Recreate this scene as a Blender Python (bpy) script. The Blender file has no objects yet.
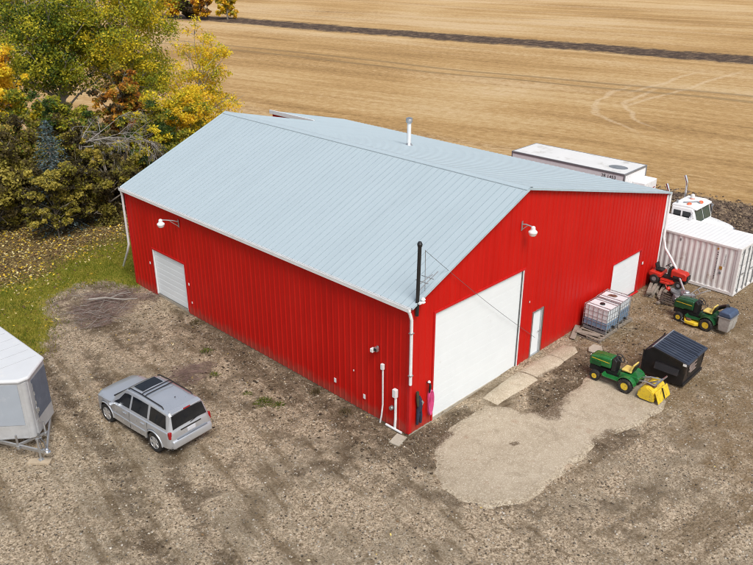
import bpy, math, random
import numpy as np
from mathutils import Vector, Matrix
R = math.radians
PI = math.pi
random.seed(7)
rng = np.random.default_rng(11)
scene = bpy.context.scene
col = scene.collection

# ------------------------------------------------------------------ properties
def tag(o, label=None, cat=None, group=None, kind=None):
    if label: o['label'] = label
    if cat: o['category'] = cat
    if group: o['group'] = group
    if kind: o['kind'] = kind
    return o

def thing(name, label, cat, loc=(0, 0, 0), rz=0.0, group=None):
    o = bpy.data.objects.new(name, None)
    col.objects.link(o)
    o.empty_display_size = 0.3
    o.location = loc
    o.rotation_euler = (0, 0, rz)
    return tag(o, label, cat, group)

def copy_thing(src, loc, rz=0.0, label=None, group=None):
    r = src.copy(); col.objects.link(r)
    r.location = loc; r.rotation_euler = (0, 0, rz)
    if label: r['label'] = label
    if group: r['group'] = group
    for ch in list(src.children):
        c = ch.copy(); col.objects.link(c); c.parent = r
        for g in list(ch.children):
            d = g.copy(); col.objects.link(d); d.parent = c
    return r

# ------------------------------------------------------------------ node helper
class NT:
    def __init__(s, name):
        s.mat = bpy.data.materials.new(name); s.mat.use_nodes = True
        s.t = s.mat.node_tree; s.t.nodes.clear()
        s.out = s.t.nodes.new('ShaderNodeOutputMaterial')
        s.bsdf = s.t.nodes.new('ShaderNodeBsdfPrincipled')
        s.t.links.new(s.bsdf.outputs[0], s.out.inputs[0])
        s._co = None
    def L(s, a, b): s.t.links.new(a, b)
    def setin(s, sock, v):
        if isinstance(v, bpy.types.NodeSocket): s.L(v, sock)
        else:
            if sock.type == 'RGBA' and len(v) == 3: v = (*v, 1)
            sock.default_value = v
    def co(s, kind='Object'):
        n = s.t.nodes.new('ShaderNodeTexCoord'); return n.outputs[kind]
    def m(s, op, a, b=0.5, clamp=False, c=0.0):
        n = s.t.nodes.new('ShaderNodeMath'); n.operation = op; n.use_clamp = clamp
        s.setin(n.inputs[0], a); s.setin(n.inputs[1], b)
        if op in ('MULTIPLY_ADD', 'COMPARE', 'SMOOTH_MIN'): s.setin(n.inputs[2], c)
        return n.outputs[0]
    def mix(s, f, a, b, blend='MIX'):
        n = s.t.nodes.new('ShaderNodeMix'); n.data_type = 'RGBA'; n.blend_type = blend
        s.setin(n.inputs[0], f); s.setin(n.inputs[6], a); s.setin(n.inputs[7], b)
        return n.outputs[2]
    def noise(s, vec, scale, detail=3, rough=.55, dist=0.0, out='Fac'):
        n = s.t.nodes.new('ShaderNodeTexNoise')
        if vec is not None: s.L(vec, n.inputs['Vector'])
        n.inputs['Scale'].default_value = scale; n.inputs['Detail'].default_value = detail
        n.inputs['Roughness'].default_value = rough; n.inputs['Distortion'].default_value = dist
        return n.outputs[out]
    def vor(s, vec, scale, out='Color', feat='F1', rand=1.0):
        n = s.t.nodes.new('ShaderNodeTexVoronoi'); n.feature = feat
        s.L(vec, n.inputs['Vector']); n.inputs['Scale'].default_value = scale
        n.inputs['Randomness'].default_value = rand
        return n.outputs[out]
    def ramp(s, f, stops, interp='LINEAR'):
        n = s.t.nodes.new('ShaderNodeValToRGB'); n.color_ramp.interpolation = interp
        e = n.color_ramp.elements
        while len(e) < len(stops): e.new(0.5)
        for el, (p, c) in zip(e, stops):
            el.position = p
            el.color = (c, c, c, 1) if isinstance(c, (int, float)) else (*c, 1)
        s.setin(n.inputs[0], f)
        return n.outputs[0]
    def mapr(s, v, a, b, c=0.0, d=1.0):
        n = s.t.nodes.new('ShaderNodeMapRange'); n.clamp = True
        n.interpolation_type = 'SMOOTHSTEP'
        s.setin(n.inputs[0], v); s.setin(n.inputs[1], a); s.setin(n.inputs[2], b)
        s.setin(n.inputs[3], c); s.setin(n.inputs[4], d)
        return n.outputs[0]
    def attr(s, name, out='Fac'):
        n = s.t.nodes.new('ShaderNodeAttribute'); n.attribute_name = name; return n.outputs[out]
    def sep(s, v):
        n = s.t.nodes.new('ShaderNodeSeparateXYZ'); s.L(v, n.inputs[0]); return n.outputs
    def comb(s, x, y, z):
        n = s.t.nodes.new('ShaderNodeCombineXYZ')
        for i, v in enumerate((x, y, z)): s.setin(n.inputs[i], v)
        return n.outputs[0]
    def bump(s, h, strength=.3, dist=.02):
        n = s.t.nodes.new('ShaderNodeBump'); n.inputs['Strength'].default_value = strength
        n.inputs['Distance'].default_value = dist; s.setin(n.inputs['Height'], h)
        s.L(n.outputs[0], s.bsdf.inputs['Normal']); return n
    def set(s, **k):
        for a, v in k.items(): s.setin(s.bsdf.inputs[a.replace('_', ' ')], v)

MATS = {}
def mat(name, c, rough=.5, metal=0.0, var=.12, vscale=3.0, dirt=None, dirt_amt=.0, dscale=1.3, bump=0.0, bscale=40, spec=.5, fine=0.0, **k):
    n = NT(name); co = n.co()
    f = n.noise(co, vscale, 4, .6)
    lo = tuple(x * (1 - var) for x in c); hi = tuple(min(1, x * (1 + var)) for x in c)
    base = n.ramp(f, [(.3, lo), (.7, hi)])
    if fine:
        g = n.noise(co, 45, 3, .7)
        base = n.mix(fine, base, n.ramp(g, [(.35, tuple(x*.45 for x in c)), (.65, tuple(min(1, x*1.4) for x in c))]))
    if dirt is not None:
        g = n.noise(co, dscale, 7, .68)
        base = n.mix(n.mapr(g, .62 - dirt_amt*.35, .80 - dirt_amt*.3), base, dirt)
    n.set(Base_Color=base, Metallic=metal, Specular_IOR_Level=spec)
    r = n.noise(co, vscale*2.3, 3)
    n.set(Roughness=n.mapr(r, .2, .8, max(0, rough-.1), min(1, rough+.1)))
    if bump: n.bump(n.noise(co, bscale, 4, .6), bump, .01)
    for a, v in k.items(): n.set(**{a: v})
    MATS[name] = n.mat
    return n.mat

# ------------------------------------------------------------------ mesh builder
class MB:
    def __init__(s):
        s.v = []; s.f = []; s.mi = []
        s.cur = 0
    def add(s, verts, faces, M=None):
        o = len(s.v)
        for p in verts:
            p = Vector(p)
            if M is not None: p = M @ p
            s.v.append((p.x, p.y, p.z))
        for f in faces:
            s.f.append(tuple(i + o for i in f)); s.mi.append(s.cur)
        return s
    def box(s, x0, x1, y0, y1, z0, z1, M=None):
        v = [(x0,y0,z0),(x1,y0,z0),(x1,y1,z0),(x0,y1,z0),(x0,y0,z1),(x1,y0,z1),(x1,y1,z1),(x0,y1,z1)]
        f = [(0,3,2,1),(4,5,6,7),(0,1,5,4),(1,2,6,5),(2,3,7,6),(3,0,4,7)]
        return s.add(v, f, M)
    def beam(s, a, b, w, h, up=(0, 0, 1)):
        a = Vector(a); b = Vector(b); d = (b - a); L = d.length; d.normalize()
        up = Vector(up)
        if abs(d.dot(up)) > .98: up = Vector((1, 0, 0))
        x = d.cross(up).normalized(); z = x.cross(d).normalized()
        M = Matrix(((x.x, d.x, z.x, a.x), (x.y, d.y, z.y, a.y), (x.z, d.z, z.z, a.z), (0, 0, 0, 1)))
        return s.box(-w/2, w/2, 0, L, -h/2, h/2, M)
    def tube(s, pts, rad, n=8, caps=True):
        pts = [Vector(p) for p in pts]
        if isinstance(rad, (int, float)): rad = [rad]*len(pts)
        rings = []; vs = []; prev = None
        for i, p in enumerate(pts):
            d = (pts[min(i+1, len(pts)-1)] - pts[max(i-1, 0)])
            if d.length < 1e-9: d = Vector((0, 0, 1))
            d.normalize()
            if prev is None:
                a = Vector((0, 0, 1)) if abs(d.z) < .9 else Vector((1, 0, 0))
                x = d.cross(a).normalized()
            else:
                x = (prev - d*prev.dot(d))
                if x.length < 1e-6: x = d.orthogonal()
                x.normalize()
            prev = x; y = d.cross(x)
            for k in range(n):
                t = 2*PI*k/n
                vs.append(p + (x*math.cos(t) + y*math.sin(t))*rad[i])
        f = []
        for i in range(len(pts)-1):
            for k in range(n):
                f.append((i*n+k, i*n+(k+1) % n, (i+1)*n+(k+1) % n, (i+1)*n+k))
        if caps:
            f.append(tuple(range(n))[::-1]); f.append(tuple((len(pts)-1)*n+k for k in range(n)))
        return s.add(vs, f)
    def cyl(s, a, b, r, n=12, r2=None):
        return s.tube([a, b], [r, r if r2 is None else r2], n)
    def lathe(s, prof, n=20, M=None, closed=False):
        """prof: (radius, height) revolved round local Z"""
        vs = []; f = []
        for (r, h) in prof:
            for k in range(n):
                t = 2*PI*k/n; vs.append((r*math.cos(t), r*math.sin(t), h))
        m = len(prof)
        for i in range(m if closed else m-1):
            j = (i+1) % m
            for k in range(n):
                f.append((i*n+k, i*n+(k+1) % n, j*n+(k+1) % n, j*n+k))
        if not closed:
            f.append(tuple(range(n))[::-1]); f.append(tuple((m-1)*n+k for k in range(n)))
        return s.add(vs, f, M)
    def prism(s, poly, d0, d1, axis='x', M=None):
        """poly of 2d points extruded along axis from d0 to d1; x:(y,z)  y:(x,z)  z:(x,y)"""
        def P(u, v, d): return (d, u, v) if axis == 'x' else ((u, d, v) if axis == 'y' else (u, v, d))
        n = len(poly)
        vs = [P(u, v, d0) for u, v in poly] + [P(u, v, d1) for u, v in poly]
        f = [tuple(range(n))[::-1], tuple(range(n, 2*n))]
        for k in range(n): f.append((k, (k+1) % n, n+(k+1) % n, n+k))
        return s.add(vs, f, M)
    def quad(s, a, b, c, d): return s.add([a, b, c, d], [(0, 1, 2, 3)])
    def build(s, name, mats, parent=None, smooth=False, bevel=0.0, fix=True, angle=35, seg=2):
        me = bpy.data.meshes.new(name)
        me.from_pydata(s.v, [], s.f)
        if not isinstance(mats, (list, tuple)): mats = [mats]
        for m_ in mats: me.materials.append(m_)
        me.polygons.foreach_set('material_index', s.mi)
        if fix:
            import bmesh
            bm = bmesh.new(); bm.from_mesh(me)
            bmesh.ops.recalc_face_normals(bm, faces=bm.faces)
            bm.to_mesh(me); bm.free()
        me.update()
        o = bpy.data.objects.new(name, me); col.objects.link(o)
        if smooth:
            me.polygons.foreach_set('use_smooth', [True]*len(me.polygons))
            if angle < 180 and hasattr(me, 'set_sharp_from_angle'): me.set_sharp_from_angle(angle=R(angle))
        if bevel:
            b = o.modifiers.new('bevel', 'BEVEL'); b.width = bevel; b.segments = seg
            b.limit_method = 'ANGLE'; b.angle_limit = R(40)
            b.harden_normals = False
        if parent is not None: o.parent = parent
        return o

def np_mesh(name, V, F, m, attrs=None, parent=None, smooth=False):
    """V (n,3), F (k,3|4); attrs {name: array n (float) or n x 3 (colour)} on points"""
    me = bpy.data.meshes.new(name)
    k = F.shape[1]
    me.vertices.add(len(V)); me.vertices.foreach_set('co', np.ascontiguousarray(V, dtype=np.float32).ravel())
    me.loops.add(F.size); me.loops.foreach_set('vertex_index', np.ascontiguousarray(F, dtype=np.int32).ravel())
    me.polygons.add(len(F)); me.polygons.foreach_set('loop_start', np.arange(0, F.size, k, dtype=np.int32))
    me.update(calc_edges=True)
    for nm, a in (attrs or {}).items():
        if a.ndim == 1:
            at = me.attributes.new(nm, 'FLOAT', 'POINT'); at.data.foreach_set('value', a.astype(np.float32))
        else:
            at = me.attributes.new(nm, 'FLOAT_COLOR', 'POINT')
            c4 = np.ones((len(a), 4), np.float32); c4[:, :3] = a; at.data.foreach_set('color', c4.ravel())
    me.materials.append(m)
    if smooth: me.polygons.foreach_set('use_smooth', [True]*len(F))
    o = bpy.data.objects.new(name, me); col.objects.link(o)
    if parent is not None: o.parent = parent
    return o

# ------------------------------------------------------------------ numpy value noise
_tab = rng.random((256, 256))
def vnoise(x, y):
    xi = np.floor(x).astype(int); yi = np.floor(y).astype(int)
    fx = x-xi; fy = y-yi; fx = fx*fx*(3-2*fx); fy = fy*fy*(3-2*fy)
    a = _tab[xi & 255, yi & 255]; b = _tab[(xi+1) & 255, yi & 255]
    c = _tab[xi & 255, (yi+1) & 255]; d = _tab[(xi+1) & 255, (yi+1) & 255]
    return (a*(1-fx)+b*fx)*(1-fy)+(c*(1-fx)+d*fx)*fy
def fbm(x, y, o=4):
    s = 0; a = .5; t = 0
    for i in range(o):
        s = s+a*vnoise(x*2**i+17.3*i, y*2**i+5.1*i); t += a; a *= .5
    return s/t
def sstep(a, b, x):
    t = np.clip((x-a)/(b-a), 0, 1); return t*t*(3-2*t)
def seg_dist(x, y, pts):
    d = np.full(np.shape(x), 1e9)
    for (x0, y0), (x1, y1) in zip(pts[:-1], pts[1:]):
        dx, dy = x1-x0, y1-y0
        t = np.clip(((x-x0)*dx+(y-y0)*dy)/(dx*dx+dy*dy), 0, 1)
        d = np.minimum(d, np.hypot(x-x0-t*dx, y-y0-t*dy))
    return d
def in_poly(x, y, poly):
    r = np.zeros(np.shape(x), bool); n = len(poly)
    for i in range(n):
        x0, y0 = poly[i]; x1, y1 = poly[(i+1) % n]
        c = ((y0 > y) != (y1 > y)) & (x < (x1-x0)*(y-y0)/((y1-y0) if abs(y1-y0) > 1e-9 else 1e-9)+x0)
        r ^= c
    return r

def gz_base(x, y):
    """smooth lie of the land: the yard dips to the near corner of the shed"""
    x = np.asarray(x, float); y = np.asarray(y, float)
    return -0.19*(1-sstep(1.0, 7.0, x))*(1-sstep(14, 24, y)*.6)
def gz(x, y): return float(gz_base(x, y))

# ------------------------------------------------------------------ camera, light, view
cam_d = bpy.data.cameras.new('camera'); cam = bpy.data.objects.new('camera', cam_d); col.objects.link(cam)
cam.location = (-16.876, -15.025, 15.833)
yaw, pitch = 0.7771, 0.4224
fw = Vector((math.cos(yaw)*math.cos(pitch), math.sin(yaw)*math.cos(pitch), -math.sin(pitch)))
cam.rotation_euler = fw.to_track_quat('-Z', 'Y').to_euler()
cam_d.sensor_width = 36; cam_d.lens = 776.9/753*36
cam_d.clip_start = .5; cam_d.clip_end = 4000
scene.camera = cam

SUN_AZ, SUN_EL = R(203), R(54)      # compass style: clockwise from +Y
w = bpy.data.worlds.new('World'); scene.world = w; w.use_nodes = True
wt = w.node_tree; wt.nodes.clear()
sky = wt.nodes.new('ShaderNodeTexSky'); sky.sky_type = 'NISHITA'; sky.sun_disc = False
sky.sun_elevation = SUN_EL; sky.sun_rotation = SUN_AZ; sky.air_density = 1.0; sky.dust_density = 3.0; sky.ozone_density = 1.0
hs = wt.nodes.new('ShaderNodeHueSaturation'); hs.inputs['Saturation'].default_value = .55
bg = wt.nodes.new('ShaderNodeBackground'); bg.inputs[1].default_value = .09
wo = wt.nodes.new('ShaderNodeOutputWorld')
wt.links.new(sky.outputs[0], hs.inputs['Color']); wt.links.new(hs.outputs[0], bg.inputs[0]); wt.links.new(bg.outputs[0], wo.inputs[0])
sd = bpy.data.lights.new('sun', 'SUN'); so = bpy.data.objects.new('sun', sd); col.objects.link(so)
sd.energy = 1.5; sd.angle = R(28); sd.color = (1, .96, .9)
sv = Vector((math.sin(SUN_AZ)*math.cos(SUN_EL), math.cos(SUN_AZ)*math.cos(SUN_EL), math.sin(SUN_EL)))
so.rotation_euler = (-sv).to_track_quat('-Z', 'Y').to_euler(); so.location = (0, 0, 60)
vs = scene.view_settings
scene.display_settings.display_device = 'sRGB'
vs.view_transform = 'Standard'; vs.look = 'None'; vs.exposure = 0.80; vs.gamma = 1.0; vs.use_curve_mapping = False
scene.cycles.max_bounces = 6; scene.cycles.use_denoising = True; scene.cycles.denoising_input_passes = 'RGB_ALBEDO_NORMAL'; scene.cycles.denoising_prefilter = 'ACCURATE'; scene.cycles.filter_width = 1.1; scene.cycles.sample_clamp_indirect = 6.0

# ------------------------------------------------------------------ materials
def make_sheet_mat(name, c, faded, along, mud, rough, spec, sheet=.915, dark=.86):
    """painted steel sheet: tone differs a little from sheet to sheet, weather streaks run along the sheet"""
    n = NT(name); co = n.co(); x = n.sep(co); u = n.m('ADD', x[0], x[1]) if along == 'z' else x[1]
    idx = n.m('FLOOR', n.m('DIVIDE', u, sheet))
    wn = n.t.nodes.new('ShaderNodeTexWhiteNoise'); wn.noise_dimensions = '1D'; n.L(idx, wn.inputs['W'])
    sv_ = n.comb(n.m('MULTIPLY', u, 5.0), n.m('MULTIPLY', x[2] if along == 'z' else x[0], .22), idx)
    st = n.noise(sv_, 1, 5, .65); f2 = n.noise(co, .7, 4, .6)
    k = n.m('ADD', n.m('MULTIPLY', wn.outputs['Value'], .10), n.m('ADD', n.m('MULTIPLY', st, .55), n.m('MULTIPLY', f2, .35)))
    base = n.ramp(k, [(.32, tuple(v*dark for v in c)), (.5, c), (.72, faded)])
    if mud:
        mz = n.m('ADD', n.m('MULTIPLY', x[2], 1.0), n.m('MULTIPLY', n.m('SUBTRACT', n.noise(co, 3.0, 6, .7), .5), -1.1))
        base = n.mix(n.m('MULTIPLY', n.mapr(mz, -.15, .42, 1, 0), .45), base, (.20, .10, .07))
    n.set(Base_Color=base, Specular_IOR_Level=spec, Roughness=n.mapr(st, .3, .7, rough-.08, rough+.1))
    n.bump(n.noise(co, 1.6, 2, .5), .12, .03)
    MATS[name] = n.mat
    return n.mat
M_red = make_sheet_mat('red_steel', (.50, .008, .0045), (.53, .015, .009), 'z', True, .5, .2)
M_redtrim = mat('red_trim', (.50, .012, .012), .5, 0, .1, spec=.3)
M_seamshade = mat('roof_seam', (.20, .26, .295), .5, 0, .12)  # seam line tone: lap dirt and shadow line painted together
M_roof = make_sheet_mat('roof_steel', (.395, .475, .515), (.41, .49, .53), 'x', False, .45, .5, dark=.95)
M_rooftrim = mat('roof_trim', (.40, .50, .55), .45, 0, .08)
M_white = mat('white_paint', (.78, .825, .84), .4, 0, .02, 1.2, dirt=(.66, .67, .65), dirt_amt=.02)
M_whitetrim = mat('white_trim', (.74, .75, .75), .45, 0, .05)
M_doorline = mat('door_gasket', (.10, .10, .10), .7)
M_black = mat('black_metal', (.012, .012, .013), .45, 0, .3, dirt=(.06, .05, .04), dirt_amt=.1)
M_rubber = mat('rubber', (.018, .017, .016), .85, 0, .3, 6, dirt=(.11, .085, .06), dirt_amt=.3, dscale=4)
M_steel = mat('galvanised', (.48, .49, .50), .38, .8, .12, 8)
M_chrome = mat('chrome', (.75, .76, .78), .15, 1.0, .04)
M_pipe = mat('white_pipe', (.72, .73, .73), .4)
M_glass = mat('dark_glass', (.008, .010, .013), .04, 0, .2, spec=.55)
M_lampglass = mat('lamp_glass', (.72, .70, .68), .25)
M_wood = mat('weathered_wood', (.25, .215, .175), .85, 0, .25, 6, dirt=(.13, .105, .08), dirt_amt=.35, dscale=3, bump=.3)
M_darkwood = mat('dark_wood', (.055, .038, .028), .85, 0, .35, 5, bump=.3)
M_palewood = mat('pale_wood', (.42, .34, .24), .8, 0, .15, 6, bump=.2)
M_conc_piece = mat('concrete_piece', (.40, .36, .29), .9, 0, .12, 4, dirt=(.2, .16, .11), dirt_amt=.25, dscale=3, fine=.3, bump=.2)
M_cargo = mat('container_paint', (.74, .73, .715), .5, 0, .06, 2, dirt=(.42, .33, .25), dirt_amt=.12, dscale=1.2)
M_cargoroof = mat('container_roof_paint', (.74, .74, .73), .5, 0, .03, 2, dirt=(.6, .58, .55), dirt_amt=.05)
M_truck = mat('truck_white', (.80, .80, .80), .3, 0, .03)
M_trailroof = mat('trailer_roof', (.70, .69, .67), .5, 0, .04, 1, dirt=(.5, .48, .44), dirt_amt=.3, dscale=.8)
M_greyrail = mat('grey_rail', (.26, .27, .28), .4, .4, .1)
M_amber = mat('amber_lens', (.75, .14, .05), .3)
M_ink = mat('black_ink', (.03, .03, .03), .7)
M_greenp = mat('green_paint', (.012, .145, .032), .30, 0, .18, 4, dirt=(.07, .10, .045), dirt_amt=.22, dscale=6, Coat_Weight=.4)
M_greendark = mat('dark_green_paint', (.009, .07, .022), .34, 0, .2, 4, dirt=(.06, .075, .04), dirt_amt=.25, dscale=6, Coat_Weight=.3)
M_yellow = mat('yellow_paint', (.70, .50, .03), .4, 0, .15, 5, dirt=(.28, .19, .07), dirt_amt=.32, dscale=7)
M_seat = mat('yellow_vinyl', (.66, .50, .13), .5, 0, .12, 5)
M_redp = mat('red_mower_paint', (.50, .024, .012), .38, 0, .18, 4, dirt=(.25, .06, .04), dirt_amt=.2, dscale=6)
M_navy = mat('navy_cloth', (.022, .026, .05), .9, 0, .35, 9, bump=.4)
M_pink = mat('pink_hose', (.62, .075, .22), .5, 0, .2, 6)
M_bluegrey = mat('trailer_blue_grey', (.34, .38, .43), .4, 0, .04, 2, dirt=(.5, .52, .55), dirt_amt=.2, dscale=1.5)
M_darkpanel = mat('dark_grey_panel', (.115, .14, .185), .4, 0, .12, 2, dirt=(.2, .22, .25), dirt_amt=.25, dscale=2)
M_alu = mat('aluminium_skin', (.47, .48, .49), .4, .2, .08, 4, dirt=(.42, .41, .39), dirt_amt=.2, dscale=3)
M_whiteskin = mat('trailer_white', (.60, .615, .63), .4, 0, .03, 2, dirt=(.66, .66, .64), dirt_amt=.12, dscale=1.5)
M_silver = mat('silver_car_paint', (.56, .59, .63), .30, .62, .012, .5, Coat_Weight=.6)
M_cartrim = mat('car_grey_plastic', (.15, .17, .20), .5, 0, .1)
M_rim = mat('alloy', (.55, .55, .55), .35, .5, .1)
M_tail = mat('tail_lens', (.27, .008, .010), .2)
M_plate = mat('number_plate', (.60, .62, .66), .5)
M_bin = mat('dumpster_paint', (.012, .011, .012), .5, 0, .3, 3, dirt=(.05, .035, .028), dirt_amt=.25, dscale=2)
M_binlid = mat('dumpster_lid_plastic', (.034, .044, .068), .42, 0, .2, 3, dirt=(.09, .10, .12), dirt_amt=.12, dscale=2.5)
M_rust = mat('rusty_steel', (.13, .06, .04), .8, 0, .35, 5, bump=.3)
M_bagger = mat('bagger_lid_plastic', (.055, .085, .15), .45, 0, .12, 5, dirt=(.14, .17, .22), dirt_amt=.2, dscale=5)
M_bag = mat('bagger_mesh', (.36, .34, .31), .8, 0, .15, 12)
M_bark = mat('bark', (.20, .175, .14), .9, 0, .3, 4, bump=.4)
M_deadwood = mat('dead_wood', (.29, .265, .235), .9, 0, .2, 5)
M_twig = mat('twig_bark', (.20, .135, .115), .95, 0, .35, 5)

# tote plastic: translucent white tank, the blue liquid shows as its own part
M_tote = mat('tote_plastic', (.66, .70, .72), .4, 0, .05, 4, dirt=(.5, .5, .48), dirt_amt=.12, dscale=3)
M_toteblue = mat('tote_full_plastic', (.16, .25, .36), .35, 0, .12, 4)

def make_leaf_mat():
    n = NT('leaf'); c = n.attr('leafcol', 'Color')
    n.set(Base_Color=c, Roughness=.62, Specular_IOR_Level=.3)
    tr = n.t.nodes.new('ShaderNodeBsdfTranslucent'); n.L(c, tr.inputs[0])
    mx = n.t.nodes.new('ShaderNodeMixShader'); mx.inputs[0].default_value = .42
    n.L(n.bsdf.outputs[0], mx.inputs[1]); n.L(tr.outputs[0], mx.inputs[2]); n.L(mx.outputs[0], n.out.inputs[0])
    return n.mat
M_leaf = make_leaf_mat()
def make_attr_mat(name, rough=.9):
    n = NT(name); n.set(Base_Color=n.attr('leafcol', 'Color'), Roughness=rough, Specular_IOR_Level=.25); return n.mat
M_stone = make_attr_mat('stone_chips')
M_litter = make_attr_mat('litter_leaf', .7)

def make_ground_mat():
    n = NT('ground'); co = n.co()
    xyz = n.sep(co); X, Y = xyz[0], xyz[1]
    # --- crushed gravel
    patch = n.noise(co, .35, 6, .62); mid = n.noise(co, 1.5, 6, .7); fine = n.noise(co, 13, 4, .75); grit = n.noise(co, 38, 2, .6)
    cell = n.sep(n.vor(co, 15))[0]; cell2 = n.sep(n.vor(co, 30))[1]
    stone = n.ramp(cell, [(.0, (.04, .030, .020)), (.14, (.15, .12, .085)), (.4, (.31, .265, .205)), (.8, (.46, .415, .34)), (1, (.64, .59, .51))])
    stone2 = n.ramp(cell2, [(.0, (.03, .022, .015)), (.22, (.17, .135, .095)), (.6, (.39, .345, .275)), (1, (.64, .59, .51))])
    gravel = n.mix(1, n.mix(.5, stone, stone2), (1.22, 1.10, .95), 'MULTIPLY')
    earth = n.ramp(fine, [(.3, (.06, .042, .025)), (.45, (.17, .122, .07)), (.6, (.30, .23, .15)), (.7, (.42, .35, .26))])
    tan = n.mix(.30, n.ramp(fine, [(.3, (.16, .115, .065)), (.5, (.34, .27, .175)), (.68, (.52, .44, .32))]), stone2)
    pm = n.m('ADD', n.m('MULTIPLY', patch, .6), n.m('MULTIPLY', mid, .5))
    yard = n.mix(n.mapr(pm, .50, .64), gravel, tan)
    yard = n.mix(n.m('MULTIPLY', n.mapr(n.m('ADD', n.m('MULTIPLY', mid, .6), n.m('MULTIPLY', fine, .4)), .54, .66), .85), yard, earth)
    rutb = n.noise(n.comb(n.m('MULTIPLY', X, .14), n.m('ADD', n.m('MULTIPLY', Y, 1.3), n.m('MULTIPLY', X, .25)), 5), 1, 5, .65)
    rut = n.noise(n.comb(n.m('ADD', n.m('MULTIPLY', X, 1.5), n.m('MULTIPLY', Y, -.25)), n.m('MULTIPLY', Y, .16), 0), 1, 5, .65)
    rsel = n.mapr(n.m('ADD', X, n.m('MULTIPLY', Y, -.35)), 0, 5)
    rutm = n.m('ADD', n.m('MULTIPLY', n.m('SUBTRACT', 1.0, rsel), rut), n.m('MULTIPLY', rsel, rutb))
    yard = n.mix(n.m('MULTIPLY', n.mapr(n.m('ADD', n.m('MULTIPLY', rutm, .7), n.m('MULTIPLY', mid, .3)), .50, .60), .85), yard, earth)
    mud = n.ramp(fine, [(.3, (.045, .031, .019)), (.47, (.12, .085, .05)), (.62, (.23, .175, .11))])
    yard = n.mix(n.m('MULTIPLY', n.mapr(n.m('ADD', n.m('MULTIPLY', patch, .55), n.m('ADD', n.m('MULTIPLY', rutm, .25), n.m('MULTIPLY', fine, .2))), .525, .62), .92), yard, mud)
    # --- dark damp soil where masked
    dsoil = n.ramp(fine, [(.28, (.026, .018, .011)), (.43, (.085, .060, .036)), (.56, (.16, .118, .075)), (.68, (.33, .27, .20))])
    dm = n.m('ADD', n.attr('m_dirt'), n.m('MULTIPLY', n.m('SUBTRACT', n.m('ADD', n.m('MULTIPLY', mid, .6), n.m('MULTIPLY', fine, .4)), .52), 3.2))
    g = n.mix(n.m('MULTIPLY', n.mapr(dm, .36, .9), .92), yard, dsoil)
    # --- ochre dry earth (right hand side of the yard)
    om = n.m('ADD', n.attr('m_ochre'), n.m('MULTIPLY', n.m('SUBTRACT', mid, .5), 1.7))
    och = n.ramp(fine, [(.25, (.09, .055, .028)), (.45, (.20, .135, .07)), (.62, (.33, .24, .14)), (.75, (.45, .37, .26))])
    g = n.mix(n.m('MULTIPLY', n.mapr(om, .3, .8), .85), g, och)
    # --- grass
    gm = n.m('ADD', n.attr('m_grass'), n.m('MULTIPLY', n.m('SUBTRACT', mid, .5), .9))
    gr = n.ramp(n.m('ADD', n.m('MULTIPLY', mid, .5), n.m('MULTIPLY', fine, .5)), [(.32, (.07, .09, .012)), (.46, (.19, .195, .020)), (.56, (.30, .25, .040)), (.68, (.40, .32, .11))])
    g = n.mix(n.mapr(gm, .4, .62), g, gr)
    # --- leaf litter floor
    lm = n.m('ADD', n.attr('m_litter'), n.m('MULTIPLY', n.m('SUBTRACT', mid, .5), .9))
    li = n.ramp(n.noise(co, 9, 5, .8), [(.36, (.03, .021, .013)), (.46, (.10, .068, .034)), (.54, (.24, .165, .06)), (.64, (.50, .38, .13))])
    g = n.mix(n.mapr(lm, .4, .6), g, li)
    # --- stubble field: s across the rows, t along them
    s = n.m('ADD', n.m('MULTIPLY', X, .9795), n.m('MULTIPLY', Y, .2014))
    t = n.m('SUBTRACT', n.m('MULTIPLY', X, .2014), n.m('MULTIPLY', Y, .9795))
    wv = n.noise(co, .016, 3, .5)
    s2 = n.m('ADD', s, n.m('MULTIPLY', wv, 9))
    v1 = n.comb(n.m('MULTIPLY', s2, .11), n.m('MULTIPLY', t, .012), 0)
    v2 = n.comb(n.m('MULTIPLY', s2, .42), n.m('MULTIPLY', t, .028), 3)
    v3 = n.comb(n.m('MULTIPLY', s2, 1.5), n.m('MULTIPLY', t, .05), 7)
    b1 = n.noise(v1, 1, 5, .6); b2 = n.noise(v2, 1, 5, .62); b3 = n.noise(v3, 1, 5, .75)
    big = n.noise(co, .02, 5, .6, .4)
    fr = n.noise(co, 2.6, 5, .75)
    fr2 = n.noise(n.comb(n.m('MULTIPLY', s2, 2.2), n.m('MULTIPLY', t, 1.3), 2), 1, 7, .85)
    fb = n.m('ADD', n.m('ADD', n.m('MULTIPLY', b1, .24), n.m('MULTIPLY', b2, .20)), n.m('ADD', n.m('MULTIPLY', b3, .18), n.m('ADD', n.m('MULTIPLY', big, .24), n.m('MULTIPLY', fr2, .38))))
    fld = n.ramp(fb, [(.46, (.13, .075, .030)), (.54, (.29, .165, .055)), (.61, (.44, .265, .095)), (.68, (.54, .375, .18)), (.77, (.62, .48, .31))])
    # pale chaff swathes along the rows
    sw = n.noise(n.comb(n.m('MULTIPLY', s2, .16), n.m('MULTIPLY', t, .006), 11), 1, 2, .5)
    fld = n.mix(n.m('MULTIPLY', n.mapr(n.m('ADD', n.m('ADD', n.m('MULTIPLY', sw, .6), n.m('MULTIPLY', big, .4)), n.m('MULTIPLY', n.m('SUBTRACT', fr2, .5), .6)), .50, .66), .60), fld, (.56, .41, .24))
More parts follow.
